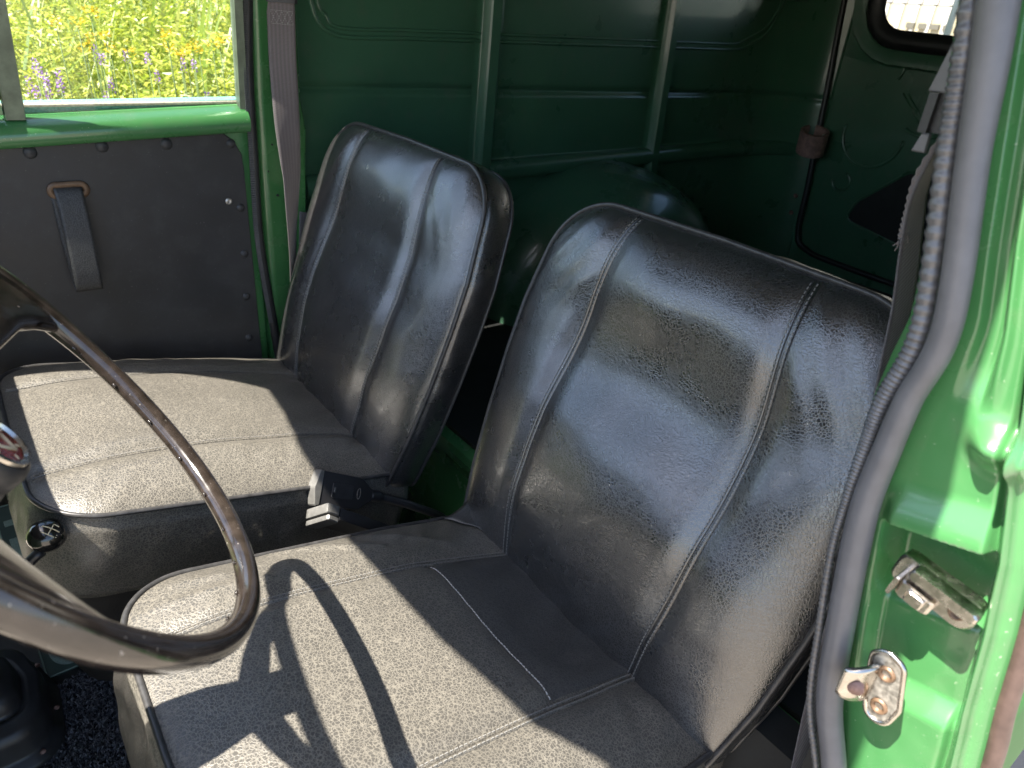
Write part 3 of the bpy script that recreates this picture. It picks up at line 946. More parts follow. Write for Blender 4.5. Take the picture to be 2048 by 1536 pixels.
    for x, z, r in ((0.541, -0.283, 0.0022), (0.529, -0.335, 0.0022), (0.546, -0.385, 0.0022), (0.566, -0.395, 0.006)):
        B().tube([(x, 1.4595, z), (x, 1.4555, z)], r, 10).build('hole', M['black_floor'], pil)
passenger_door()

# --- driver's door jamb
def jamb():
    outer = [(-0.62, 0.012), (-0.464, 0.032), (-0.41, 0.042), (-0.347, 0.052), (-0.293, 0.063), (-0.249, 0.076), (-0.2, 0.088), (-0.1, 0.118), (0.03, 0.150), (0.2, 0.178), (0.3, 0.19)]
    inner = [(-0.62, 0.085), (-0.54, 0.104), (-0.478, 0.125), (-0.405, 0.140), (-0.337, 0.151), (-0.293, 0.157), (-0.209, 0.157), (-0.152, 0.152), (-0.05, 0.174), (0.027, 0.19), (0.2, 0.222), (0.3, 0.24)]
    rows = []
    zs = np.concatenate([np.linspace(-0.95, -0.56, 14), np.linspace(-0.55, -0.19, 260), np.linspace(-0.185, 0.28, 50)])
    us = np.concatenate([np.linspace(0, 1, 90)])
    for z in zs:
        yi, yo = interp(inner, z)+0.006, interp(outer, z)
        row = []
        for u in us:
            y = yi+(yo-yi)*u
            zz = z + 0.25*(y-0.10)                     # features tilt a little across the jamb
            # recess between lip and lower pads, stepping out at two ledges
            f = 0.0
            f += 0.030*smoothstep(-0.2980, -0.3055, zz)          # under the lip: deep
            f -= 0.016*smoothstep(-0.352, -0.378, zz)            # ledge 1
            f -= 0.014*smoothstep(-0.438, -0.462, zz)            # ledge 2
            f -= 0.010*smoothstep(-0.262, -0.296, zz)*(1-smoothstep(-0.2980, -0.3055, zz))   # swelling above lip
            m = smoothstep(0.10, 0.22, u)*(1-smoothstep(0.80, 0.90, u))
            x = 0.500 + f*m
            # outer flange: raised rounded ridge then a gutter
            x -= 0.012*math.exp(-((u-0.93)/0.03)**2)
            x += 0.007*math.exp(-((u-0.85)/0.025)**2)
            # vertical groove pair in the upper part
            up = smoothstep(-0.21, -0.17, z)
            x += up*(0.004*math.exp(-((u-0.55)/0.03)**2) - 0.004*math.exp(-((u-0.64)/0.05)**2) + 0.006*smoothstep(0.30, 0.40, u)*(1-smoothstep(0.5, 0.6, u)))
            # bulge at the waist, outer side
            x -= 0.018*math.exp(-((z+0.222)/0.012)**2)*smoothstep(0.45, 0.75, u)
            x += 0.004*smoothstep(0.12, 0.0, u)
            x += 0.0006*noise.noise(V((y*40, z*40, 1)))
            row.append(V((x, y, z)))
        # return to the outside skin
        row.append(V((0.507, yo-0.006, z)))
        row.append(V((0.530, yo-0.008, z)))
        rows.append(row)
    jb = B().sheet(rows).build('door_jamb', M['green'], van, auto=65)
    # inner return of the pillar, behind the seal
    rows = []
    for z in np.linspace(-0.95, 0.28, 40):
        yi = interp(inner, z)
        k_ = interp([(-0.33, 0.2), (-0.24, 1.0)], z)
        rows.append([V((0.497, yi+0.006, z)), V((0.502, yi+0.008+0.020*k_, z)), V((0.53, yi+0.008+0.024*k_, z)), V((0.60, yi+0.002+0.012*k_, z)), V((0.64, yi-0.004, z))])
    B().sheet(rows).build('pillar_return', M['green'], van, solid=0.002)
    # seal: bulb and ribbed braid
    bulb = [(0.24, 0.235), (0.189, 0.027), (0.173, -0.05), (0.151, -0.152), (0.156, -0.209), (0.157, -0.249), (0.157, -0.293), (0.152, -0.337), (0.141, -0.405), (0.127, -0.478), (0.104, -0.537), (0.075, -0.62)]
    braid = [(0.25, 0.233), (0.203, 0.026), (0.187, -0.053), (0.1655, -0.159), (0.171, -0.218), (0.171, -0.259), (0.17, -0.304), (0.167, -0.35), (0.155, -0.42), (0.140, -0.495), (0.115, -0.555), (0.085, -0.635)]
    pb = spline([(0.480, y, z) for y, z in bulb], 150)
    rad = [interp([(-0.62, 0.0095), (-0.45, 0.0105), (-0.33, 0.0105), (-0.2, 0.0088), (-0.05, 0.0092), (0.03, 0.0112), (0.3, 0.0112)], p.z) for p in pb]
    B().tube(pb, rad, 16).build('door_seal', M['rubber'], van)
    pr = spline([(0.482, y+0.001, z) for y, z in braid], 900)
    rad = []
    for i, p in enumerate(pr):
        base = interp([(-0.62, 0.0028), (-0.45, 0.0030), (-0.33, 0.0030), (-0.27, 0.0045), (-0.2, 0.0062), (0.03, 0.0060), (0.3, 0.006)], p.z)
        rad.append(base*(1+0.10*sin(i*2*pi/6.0)))
    B().tube(pr, rad, 10).build('ribbed_trim', M['braid'], van)
    # brown strip on the outer edge
    ob = spline([(0.513, interp(outer, z)-0.0105, z) for z in (-0.9, -0.75, -0.62, -0.464, -0.41, -0.347, -0.293, -0.249, -0.2, -0.1, 0.03)], 80)
    B().tube(ob, 0.0072, 10).build('edge_strip', M['brown_rubber'], van)

    # lock striker
    ax = (V((0.05, 1, 0.10)).normalized(), V((0.0, -0.10, 1.0)).normalized(), V((-1, 0.05, 0.0)))
    st = B()
    A, Bv, Nn = V((0, -0.985, -0.17)), V((0, -0.17, 0.985)), V((-1, 0, 0))
    fr = (V((0.488, 0.126, -0.333)), A, Bv, Nn)
    poly = rounded([(0.0, -0.013, 0.006), (0.0, 0.012, 0.006), (0.058, 0.014, 0.005), (0.062, -0.013, 0.010)][::-1], 40)
    st.prism([(p.x, p.y) for p in poly], 0.012, fr, 0.002)
    striker = st.build('lock_striker', M['chrome'], jb, auto=30)
    s2 = B()
    fr2 = (V((0.477, 0.126, -0.333)), A, Bv, Nn)
    s2.prism([(p.x, p.y) for p in rounded([(0.012, 0.004, 0.002), (0.012, 0.0125, 0.003), (0.060, 0.0135, 0.003), (0.060, 0.005, 0.002)][::-1], 30)], 0.012, fr2, 0.0015)
    s2.prism([(p.x, p.y) for p in rounded([(0.011, -0.016, 0.002), (0.011, -0.001, 0.002), (0.036, -0.002, 0.002), (0.036, -0.0155, 0.003)][::-1], 30)], 0.010, (V((0.479, 0.126, -0.333)), A, Bv, Nn), 0.002)
    s2.prism([(p.x, p.y) for p in rounded([(0.018, -0.013, 0.002), (0.018, -0.003, 0.002), (0.031, -0.003, 0.002), (0.031, -0.013, 0.002)][::-1], 24)], 0.006, (V((0.4755, 0.126, -0.333)), A, Bv, Nn), 0.001)
    s2.prism([(p.x, p.y) for p in rounded([(0.007, -0.017, 0.001), (0.007, 0.001, 0.001), (0.0105, 0.001, 0.001), (0.0105, -0.017, 0.001)][::-1], 20)], 0.014, (V((0.4745, 0.126, -0.333)), A, Bv, Nn), 0.001)
    s2.build('striker_block', M['chrome'], jb, auto=30)
    def screw(c, r, m=M['brass'], par=jb):
        b = B()
        c = V(c)
        b.sheet([[c+A*(q*cos(t))+Bv*(q*sin(t))+Nn*h for t in np.linspace(0, 2*pi, 18, endpoint=False)] for q, h in ((0.0004, -0.0010), (r*0.55, -0.0004), (r*0.62, 0.0022), (r*0.85, 0.0022), (r, 0.0))], wrap=True)
        return b.build('bolt', m, par)
    screw((0.4875, 0.0790, -0.3415), 0.0062)
    # check strap bracket
    cb = B()
    fr = (V((0.4780, 0, 0)), V((0, 1, 0)), V((0, 0, 1)), Nn)
    poly = rounded([(0.113, -0.407, 0.008), (0.104, -0.398, 0.006), (0.090, -0.402, 0.008), (0.081, -0.440, 0.006), (0.086, -0.467, 0.010), (0.1015, -0.460, 0.008), (0.108, -0.437, 0.010)], 60)
    cb.prism([(p.x, p.y) for p in poly], 0.004, fr, 0.0012)
    plate = cb.build('check_plate', M['zinc'], jb, auto=30)
    rim = B().tube([V((0.4785, p.x, p.y)) for p in poly], 0.0022, 8, closed=True)
    rim.build('plate_edge', M['chrome'], jb)
    ear = B()
    rows = []
    for t in np.linspace(0, 1, 12):
        an = t*pi*0.5
        c = V((0.477-0.020*sin(an), 0.105+0.009*(1-cos(an))+0.006*t, -0.430))
        hh = 0.018-0.006*t*t
        rows.append([c+V((0, 0, hh*k)) for k in np.linspace(-1, 1, 9)])
    eo = ear.sheet(rows).build('check_ear', M['chrome'], jb, solid=0.004)
    B().tube([(0.4695, 0.1135, -0.431), (0.4590, 0.1085, -0.431)], 0.0058, 14).build('ear_bore', M['rust'], jb)
    screw((0.4775, 0.0985, -0.4165), 0.0068)
    screw((0.4775, 0.0940, -0.4475), 0.0068)
jamb()

# ------------------------------------------------------------------ seats
BE, GA = 0.2029, 0.3184
NC = V((sin(BE), 0, cos(BE))); FC = V((-cos(BE), 0, sin(BE)))
NB = V((-cos(GA), 0, sin(GA))); TB = V((sin(GA), 0, cos(GA)))
YV = V((0, 1, 0))

def pillow(name, fr, poly, height, thick, bulge, mat, parent, n=320, K=70, center=(0.26, 0), back_puff=0.008, seed=0, wrinkle=0.002):
    o, A, Bv, Nn = fr
    bd = rounded(poly, n)
    c = V(center)
    verts, faces = [], []
    verts.append(o+A*c.x+Bv*c.y+Nn*height(c.x, c.y, 0.0))
    ms = [1-(1-k/K)**1.5 for k in range(1, K+1)]
    for m in ms:
        for p in bd:
            q = c+(p-c)*m
            verts.append(o+A*q.x+Bv*q.y+Nn*height(q.x, q.y, m))
    nrm = []
    for i in range(n):
        t = (bd[(i+1) % n]-bd[i-1]).normalized()
        nn = V((t.y, -t.x))
        if nn.dot(bd[i]-c) < 0: nn = -nn
        nrm.append(nn)
    J = 14
    for j in range(1, J+1):
        d = thick*j/J
        for i, p in enumerate(bd):
            f = i/n*40
            wv = wrinkle*noise.noise(V((p.x*30, p.y*30, d*25+seed)))*sin(pi*j/J)
            ob = bulge*sin(pi*(j/J)**0.8)+wv - (0.004 if j in (1,) else 0)
            q = p+nrm[i]*ob
            verts.append(o+A*q.x+Bv*q.y-Nn*d)
    for m, e in ((0.9, 1.0), (0.5, 1.5)):
        for p in bd:
            q = c+(p-c)*m
            verts.append(o+A*q.x+Bv*q.y-Nn*(thick+back_puff*e))
    R = K+J+2
    for i in range(n):
        faces.append((0, 1+i, 1+(i+1) % n))
    for r in range(R-1):
        a, b = 1+r*n, 1+(r+1)*n
        for i in range(n):
            j = (i+1) % n
            faces.append((a+i, b+i, b+j, a+j))
    faces.append(tuple(1+(R-1)*n+i for i in range(n)))
    ob = mesh_obj(name, verts, faces, mat, parent)
    bm = bmesh.new(); bm.from_mesh(ob.data); bmesh.ops.recalc_face_normals(bm, faces=bm.faces); bm.to_mesh(ob.data); bm.free()
    nf = n + (K-1)*n
    tree = BVHTree.FromPolygons([V(v) for v in verts], faces[:nf])
    def surf(a, y):
        hit = tree.ray_cast(o+A*a+Bv*y+Nn*0.3, -Nn)
        return hit[0] if hit[0] is not None else o+A*a+Bv*y
    return ob, bd, nrm, surf

def seam_strip(name, surf, pts, Nn, par, mat=None, wid=0.0095, hgt=0.0016, double=True, thread='thread', n=120):
    """flat felled seam with stitches: pts are (a, y) in the plane; follows the surface"""
    path2 = spline([(p[0], p[1], 0) for p in pts], n)
    P = [surf(p.x, p.y) for p in path2]
    for _ in range(2):
        P = [P[0]]+[(P[i-1]+P[i]*2+P[i+1])/4 for i in range(1, len(P)-1)]+[P[-1]]
    rows = []
    side_ = []
    for i, p in enumerate(P):
        t = (P[min(i+1, n)]-P[max(i-1, 0)]).normalized()
        s = t.cross(Nn).normalized()
        side_.append((t, s))
        rows.append([p+s*(wid*x)+Nn*(hgt*h) for x, h in ((-0.62, -1.2), (-0.5, 0.1), (-0.42, 0.75), (-0.15, 0.95), (-0.06, 0.2), (0.0, -0.2), (0.06, 0.2), (0.15, 0.95), (0.42, 0.75), (0.5, 0.1), (0.62, -1.2))])
    strip = B().sheet(rows).build(name, mat or M['leather_shaded'], par)
    st = B()
    L = 0
    nxt = 0.003
    for i in range(n):
        seg = P[i+1]-P[i]
        l = seg.length
        while nxt < L+l:
            q = P[i]+seg*((nxt-L)/l)
            t, s = side_[i]
            for sg in ((-1, 1) if double else (1,)):
                c = q+s*(sg*wid*0.33)+Nn*(hgt*1.0)
                st.box(c, (0.0036, 0.0011, 0.0009), (t, s, Nn))
            nxt += 0.0058
        L += l
    st.build('stitching', M[thread], par, smooth=False)
    return strip

def make_seat(origin, name, label, driver):
    root = thing(name, label, 'seat', (origin.x-0.2, origin.y, -1.11))
    sd_ = 1 if driver else 2
    # ---- cushion
    cpoly = [(-0.05, 0.245, 0.02), (-0.05, -0.245, 0.02), (0.15, -0.252, 0), (0.508, -0.246, 0.085), (0.512, 0.0, 0), (0.508, 0.246, 0.085), (0.15, 0.252, 0)]
    seams_y = (0.132, -0.135)
    def ch(a, y, m):
        h = 0.030*(1-m**4)**0.75
        h += 0.012*(sin(pi*max(0, min(1, (a-0.02)/0.46))))*(1-m**6)
        e = 1-m**8
        for s in seams_y:
            h -= 0.008*math.exp(-((y-s)/0.016)**2)*e
        if driver:
            h -= 0.004*math.exp(-((a-0.154)/0.010)**2)*e*(1 if abs(y) < 0.13 else 0)
            h -= 0.014*math.exp(-(((a-0.06)/0.09)**2+(y/0.16)**2))*e
            for (fa, fy, fb, fz, hh_) in ((0.495, 0.185, 0.36, 0.168, 0.004), (0.33, 0.235, 0.20, 0.180, 0.0045), (0.20, 0.225, 0.10, 0.165, 0.003), (0.46, 0.222, 0.40, 0.205, 0.003)):
                tt = max(0, min(1, ((a-fa)*(fb-fa)+(y-fy)*(fz-fy))/((fb-fa)**2+(fz-fy)**2)))
                dd = sqrt((a-fa-(fb-fa)*tt)**2+(y-fy-(fz-fy)*tt)**2)
                h += e*hh_*math.exp(-(dd/0.008)**2)
        # gathers at front corners and along the hinge
        h += e*0.0035*noise.noise(V((a*9+sd_*5, y*9, 0.3)))
        gth = math.exp(-((abs(y)-0.22)/0.05)**2)
        h += e*0.0028*gth*sin(a*130+y*60+3*noise.noise(V((a*14, y*14, sd_))))*0.7*max(0, noise.noise(V((a*5+sd_, y*5, 9)))+0.35)
        gh = math.exp(-(a/0.09)**2)
        h += e*0.004*gh*sin(y*95+a*40+2*noise.noise(V((a*12, y*12, sd_+4))))*(0.4+max(0, noise.noise(V((a*7+sd_*3, y*6, 2)))))
        return h
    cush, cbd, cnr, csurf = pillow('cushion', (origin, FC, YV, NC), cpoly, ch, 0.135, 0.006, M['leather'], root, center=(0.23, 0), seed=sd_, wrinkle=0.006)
    B().tube([origin+FC*(p.x+q.x*0.002)+YV*(p.y+q.y*0.002)+NC*0.0008 for p, q in zip(cbd, cnr)], 0.0036, 8, closed=True).build('piping', M['piping'], cush)
    for s in seams_y:
        pts = [(-0.02, s*0.97), (0.15, s), (0.30, s*1.0), (0.42, s*1.03), (0.488, s*1.04), (0.503, s*1.05)]
        seam_strip('seam', csurf, pts, NC, cush, M['leather'], wid=0.0095 if driver else 0.006, hgt=0.0026, double=driver, thread='thread')
    if driver:
        # smoother insert panel at the back of the cushion with its pale cross stitch
        rows = []
        for a in np.linspace(-0.025, 0.152, 28):
            rows.append([csurf(a, y)+NC*0.0012 for y in np.linspace(-0.126, 0.124, 40)])
        B().sheet(rows).build('insert_panel', M['leather_smooth'], cush)
        st = B()
        k = 0
        for y in np.arange(-0.124, 0.122, 0.0052):
            p = csurf(0.1545+0.0006*sin(y*200), y)+NC*0.0016; q = csurf(0.1545, y+0.004)+NC*0.0016
            st.tube([p, (p+q)/2+NC*0.0007, q], 0.0008, 6)
        st.build('cross_stitching', M['thread_pale'], cush)
        # gathered tuck at the inner rear corner
        tk = B()
        rows = []
        for i in range(15):
            u = i/14
            base = csurf(0.055-0.05*u, 0.235-0.085*u)
            rows.append([])
            for j in range(11):
                v = j/10
                p = base + FC*(-0.062*v) + YV*(0.012*v) + NC*(0.004 + 0.030*v*v*(1-0.3*u) + 0.006*sin(pi*v)*sin(u*9))
                rows[-1].append(p)
        tk.sheet(rows).build('corner_tuck', M['leather_smooth'], cush, solid=0.002)
    # ---- skirt / base under the cushion
    fo = origin - NC*0.135
    b = B()
    rows = []
    for d, ins in ((0.0, 0.004), (0.02, 0.006), (0.10, 0.010), (0.17, 0.02), (0.20, 0.03)):
        rows.append([fo + FC*(p.x-(q.x*ins)) + YV*(p.y-q.y*ins) - V((0, 0, d)) for p, q in zip(cbd[::4], cnr[::4])])
    b.sheet(rows, wrap=True).build('seat_base', M['base_shaded'], root)
    for sx in (0.03, 0.44):
        for sy in (-0.19, 0.19):
            p = origin+FC*sx+YV*sy
            B().tube([(p.x, p.y, -1.108), (p.x, p.y, p.z-0.28)], 0.012, 10).build('leg', M['black_plastic'], root)
    for sy in (-0.19, 0.19):
        p, q = origin+FC*0.0+YV*sy, origin+FC*0.47+YV*sy
        B().tube([(p.x, p.y, -1.098), (q.x, q.y, -1.098)], 0.011, 10).build('floor_rail', M['black_plastic'], root)
    # ---- backrest
    rt, rtr = (0.108, 0.085) if not driver else (0.105, 0.10)
    def hw(a): return 0.250+0.034*sin(pi*max(0, min(1, (a+0.05)/0.75)))
    bpoly = [(-0.03, 0.246, 0.02), (-0.03, -0.246, 0.02)] + [(a, -hw(a), 0) for a in (0.08, 0.18, 0.28, 0.36)] + [(0.527, -0.262, rtr), (0.531, 0.0, 0), (0.527, 0.262, rt)] + [(a, hw(a), 0) for a in (0.36, 0.28, 0.18, 0.08)]
    def sy_(a, s):
        return s*(0.128+0.020*sin(pi*max(0, min(1, a/0.52))))
    def bh(a, y, m):
        e = 1-m**8
        h = 0.026*(1-m**7)**0.7
        h += 0.030*math.exp(-((a-0.17)/0.13)**2)*(1-(y/0.30)**2)*e*(1.0 if driver else 0.7)        # lumbar swelling
        h -= 0.008*math.exp(-((a-0.36)/0.08)**2)*(1-(y/0.25)**2)*e*(1.0 if driver else 0.3)
        h += (0.020 if driver else 0.008)*smoothstep(0.31, 0.47, a)*(1-(y/0.34)**2)*e
        for s in (1, -1):
            h -= 0.009*math.exp(-((y-sy_(a, s))/0.018)**2)*e
        h += e*(0.0085 if driver else 0.004)*noise.noise(V((a*7.5+sd_*3.1, y*7.0+1.7, 0.9)))
        h += e*0.0022*noise.noise(V((a*17+sd_*3.1, y*13+1.7, 5.9)))
        # fine gathers in the upper corners
        gc = math.exp(-(((a-0.47)/0.09)**2+((abs(y)-0.2)/0.07)**2))
        h += e*(0.0011 if driver else 0.0005)*gc*sin((a*0.6+abs(y))*170+2.5*noise.noise(V((a*11, y*11, sd_))))
        return h
    back, bbd, bnr, bsurf = pillow('backrest', (origin, TB, YV, NB), bpoly, bh, 0.058, 0.006, M['leather_shaded'], root, center=(0.25, 0), seed=sd_+7, wrinkle=0.003)
    B().tube([origin+TB*(p.x+q.x*0.002)+YV*(p.y+q.y*0.002)+NB*0.0006 for p, q in zip(bbd, bnr)], 0.0036, 8, closed=True).build('piping', M['piping'], back)
    B().tube([origin+TB*(p.x+q.x*0.001)+YV*(p.y+q.y*0.001)-NB*0.058 for p, q in zip(bbd, bnr)], 0.003, 8, closed=True).build('rear_piping', M['piping'], back)
    for s in (1, -1):
        pts = [(a, sy_(a, s)) for a in (0.0, 0.08, 0.16, 0.24, 0.32, 0.40, 0.46)] + [(0.50, sy_(0.5, s)), (0.524, s*0.127)]
        seam_strip('seam', bsurf, pts, NB, back, M['leather_shaded'], wid=0.0115 if driver else 0.007, hgt=0.0028, double=True, thread='thread')
    # seat back rear shell
    return root

PO = V((0.4977, 1.1377, -0.7255))
DO = V((0.5460, 0.4811, -0.7255))
pseat = make_seat(PO, 'passenger_seat', 'black leather passenger seat beside the door with the pull strap, sun across its cushion', False)
dseat = make_seat(DO, 'driver_seat', 'black leather driver seat in the foreground, its cushion carrying a pale cross-stitched patch', True)

# ------------------------------------------------------------------ steering wheel
def steering_wheel():
    c = V((0.0131, 0.4965, -0.2608)); al, ya, R = 0.9374, 0.1271, 0.195
    e1 = V((sin(ya), cos(ya), 0)); nn0 = V((sin(al), 0, cos(al)))
    e2 = nn0.cross(e1).normalized(); nn = e1.cross(e2).normalized()
    if nn.z < 0: nn = -nn
    root = thing('steering_wheel', 'thin-rimmed dark brown steering wheel with red horn emblem, in front of the driver seat', 'steering wheel', c)
    n = 160
    b = B()
    vv = []
    for i in range(n):
        a = 2*pi*i/n
        rad_dir = e1*cos(a)+e2*sin(a)
        p = c+rad_dir*R
        # thicker towards the spokes
        k = max(math.exp(-((a-0.10)/0.33)**2), math.exp(-((a-2*pi-0.10)/0.33)**2), math.exp(-((a-pi-0.22)/0.45)**2))
        r1, r2 = 0.0088*(1+0.22*k), 0.0088*(1+0.30*k)
        for j in range(16):
            t = 2*pi*j/16
            # grip ripples under the rim
            rp = 1.0
            vv.append(p+rad_dir*(r1*cos(t)*rp)+nn*(r2*sin(t)*rp))
    ff = []
    for i in range(n):
        i2 = (i+1) % n
        for j in range(16):
            j2 = (j+1) % 16
            ff.append((i*16+j, i*16+j2, i2*16+j2, i2*16+j))
    b.add(vv, ff)
    b.build('rim', M['wheel'], root)
    gr = B()
    for i in range(26):
        a = 2*pi*i/26
        rd = e1*cos(a)+e2*sin(a); td = -e1*sin(a)+e2*cos(a)
        p = c+rd*(R-0.0092)-nn*0.003
        gr.tube([p-td*0.0016, p+td*0.0016], 0.0012, 6)
    gr.build('finger_grips', M['wheel'], root)
    # spokes: lofted from rim to hub, sinking towards the hub
    def spoke(sections):
        rows = []
        secs = []
        m = len(sections)
        dense = []
        for i in range(25):
            t = i/24*(m-1); k = min(int(t), m-2); u = t-k; u2 = u*u*(3-2*u)
            dense.append([sections[k][j]*(1-u)+sections[k+1][j]*u for j in range(5)])
        for x, lo, hi, dp, th in dense:
            ring = []
            for t in np.linspace(0, 2*pi, 20, endpoint=False):
                ee = (lo+hi)/2+(hi-lo)/2*math.copysign(abs(cos(t))**0.7, cos(t))
                hh = -dp+th*math.copysign(abs(sin(t))**0.8, sin(t))
                ring.append(c+e1*x+e2*ee+nn*hh)
            rows.append(ring)
        return B().sheet(rows, wrap=True).build('spoke', M['wheel'], root)
    spoke([(0.193, -0.030, 0.060, 0.0, 0.0075), (0.184, -0.026, 0.072, 0.001, 0.0075), (0.168, -0.010, 0.082, 0.004, 0.007), (0.148, 0.004, 0.084, 0.008, 0.007), (0.11, 0.012, 0.080, 0.024, 0.008), (0.06, 0.000, 0.078, 0.046, 0.010), (0.02, -0.010, 0.080, 0.058, 0.012)])
    spoke([(-0.186, -0.066, 0.040, 0.0, 0.0075), (-0.178, -0.060, 0.062, 0.002, 0.0075), (-0.163, -0.036, 0.078, 0.006, 0.007), (-0.145, -0.014, 0.080, 0.012, 0.007), (-0.11, 0.000, 0.080, 0.026, 0.008), (-0.06, 0.000, 0.078, 0.046, 0.010), (-0.02, -0.010, 0.080, 0.058, 0.012)])
    def lathe(prof, name, m, par, cc):
        return B().sheet([[cc+(e1*cos(t)+e2*sin(t))*r_-nn*h for t in np.linspace(0, 2*pi, 36, endpoint=False)] for r_, h in prof], wrap=True).build(name, m, par, auto=50)
    hub = lathe([(0.0205, 0.030), (0.0235, 0.0275), (0.0262, 0.030), (0.0285, 0.036), (0.0285, 0.047), (0.0268, 0.049), (0.0285, 0.053), (0.033, 0.075), (0.040, 0.10), (0.045, 0.14), (0.045, 0.44)], 'hub', M['rubber_dark'], root, c)
    lathe([(0.0180, 0.0268), (0.0195, 0.0245), (0.0220, 0.0250), (0.0232, 0.0290), (0.0225, 0.033)], 'chrome_ring', M['chrome'], hub, c)
    lathe([(0.0003, 0.0262), (0.010, 0.0262), (0.0182, 0.0268)], 'horn_emblem', M['red_lens'], hub, c)
    rl = B()
    for k in range(4):
        a0, a1 = k*pi/2, (k+1)*pi/2
        sx, sy = (0.0075, 0.0115)
        p0 = c+e1*(sx*cos(a0))+e2*(sy*sin(a0))-nn*0.0258; p1 = c+e1*(sx*cos(a1))+e2*(sy*sin(a1))-nn*0.0258
        rl.tube([p0, p1], 0.0011, 6)
    for k in range(6):
        a0 = k*pi/3
        rl.tube([c+(e1*cos(a0)+e2*sin(a0))*0.0125-nn*0.0260, c+(e1*cos(a0)+e2*sin(a0))*0.0165-nn*0.0264], 0.0007, 6)
    rl.build('emblem_relief', M['ivory'], hub)
steering_wheel()

def gear_lever():
    c = V((0.005, 0.90, -0.649)); R = 0.0225
    root = thing('gear_lever', 'black gear lever with glossy ball knob marked with ivory shift pattern', 'gear lever', c+V((-0.2, 0.0, -0.1)))
    b = B()
    rows = []
    for i in range(1, 24):
        th = pi*i/24
        rows.append([c+V((R*sin(th)*cos(p)*1.02, R*sin(th)*sin(p)*1.02, R*0.94*cos(th))) for p in np.linspace(0, 2*pi, 36, endpoint=False)])
    b.sheet(rows, wrap=True)
    b.f.append(tuple(range(36))); b.f.append(tuple(22*36+i for i in range(36)))
    knob = b.build('knob', M['knob'], root)
    # pattern: strokes on the ball, facing the camera and up
    d = (V((0, 0, 0))-c).normalized()*0.9+CU*0.42+CR*0.22
    d.normalize()
    ru = (CR*0.98-CU*0.12).normalized(); ru = (ru-d*ru.dot(d)).normalized(); rv = d.cross(ru)
    if rv.dot(CU) < 0: rv = -rv
    pt = B()
    def stroke(p0, p1, wd=0.0007):
        pts = []
        for t in np.linspace(0, 1, 10):
            q = V(p0).lerp(V(p1), t)
            w_ = (d + ru*q.x + rv*q.y).normalized()
            pts.append(c+V((w_.x*R*1.02, w_.y*R*1.02, w_.z*R*0.94))*1.006)
        pt.tube(pts, wd, 6)
    stroke((0.0, 0.40), (0.02, -0.30)); stroke((-0.55, 0.10), (0.52, 0.06)); stroke((-0.38, -0.28), (0.40, -0.34)); stroke((0.0, 0.40), (0.34, 0.37))
    stroke((0.50, -0.30), (0.53, -0.36), 0.0010); stroke((0.46, -0.16), (0.50, -0.20), 0.0006)
    pt.build('shift_pattern', M['ivory'], root)
    B().tube(spline([c+V((-0.01, 0.0, -0.022)), c+V((-0.06, 0.005, -0.05)), c+V((-0.16, 0.01, -0.02)), c+V((-0.40, 0.0, 0.12))], 20), 0.007, 10).build('rod', M['black_plastic'], root)
gear_lever()

# ------------------------------------------------------------------ floor things
def carpet():
    root = thing('carpet', 'black loop-pile floor carpet in front of the driver seat', 'carpet', (0.0, 0.75, -1.10))
    poly = [(-0.45, 0.25), (0.35, 0.25), (0.35, 0.98), (0.085, 1.075), (0.0, 1.098), (-0.051, 1.085), (-0.45, 1.085)]
    def inside(x, y):
        return y < 1.098-0.0 and y < interp([(-0.5, 1.088), (-0.05, 1.088), (0.0, 1.098), (0.085, 1.075), (0.35, 0.98)], x)
    B().add([V((x, y, -1.106)) for x, y in poly], [tuple(range(len(poly)))]).build('backing', M['carpet_base'], root, smooth=False)
    vv, ff = [], []
    def loop(x, y):
        r = rng.uniform(0.0022, 0.0042); az = rng.uniform(0, 2*pi); ti = rng.normal()*0.5
        dx, dy = cos(az), sin(az)
        h = rng.uniform(0.004, 0.010)
        w_ = 0.0007
        k = len(vv)
        for i in range(6):
            t = pi*(i/5)*1.15
            px = -cos(t)*r; pz = sin(t)*h
            lx = sin(t)*h*ti
            for s in (-1, 1):
                vv.append((x+dx*px-dy*(lx+s*w_), y+dy*px+dx*(lx+s*w_), -1.106+0.001+pz))
        for i in range(5):
            ff.append((k+2*i, k+2*i+1, k+2*i+3, k+2*i+2))
    cnt = 0
    while cnt < 26000:
        x = rng.uniform(-0.16, 0.20); y = rng.uniform(0.70, 1.10)
        if inside(x, y):
            loop(x, y); cnt += 1
    cnt = 0
    while cnt < 5000:
        x = rng.uniform(-0.42, 0.3); y = rng.uniform(0.28, 1.08)
        if inside(x, y):
            loop(x, y); cnt += 1
    o = mesh_obj('pile', vv, ff, M['carpet'], root, smooth=False)
    o['kind'] = 'stuff'
carpet()

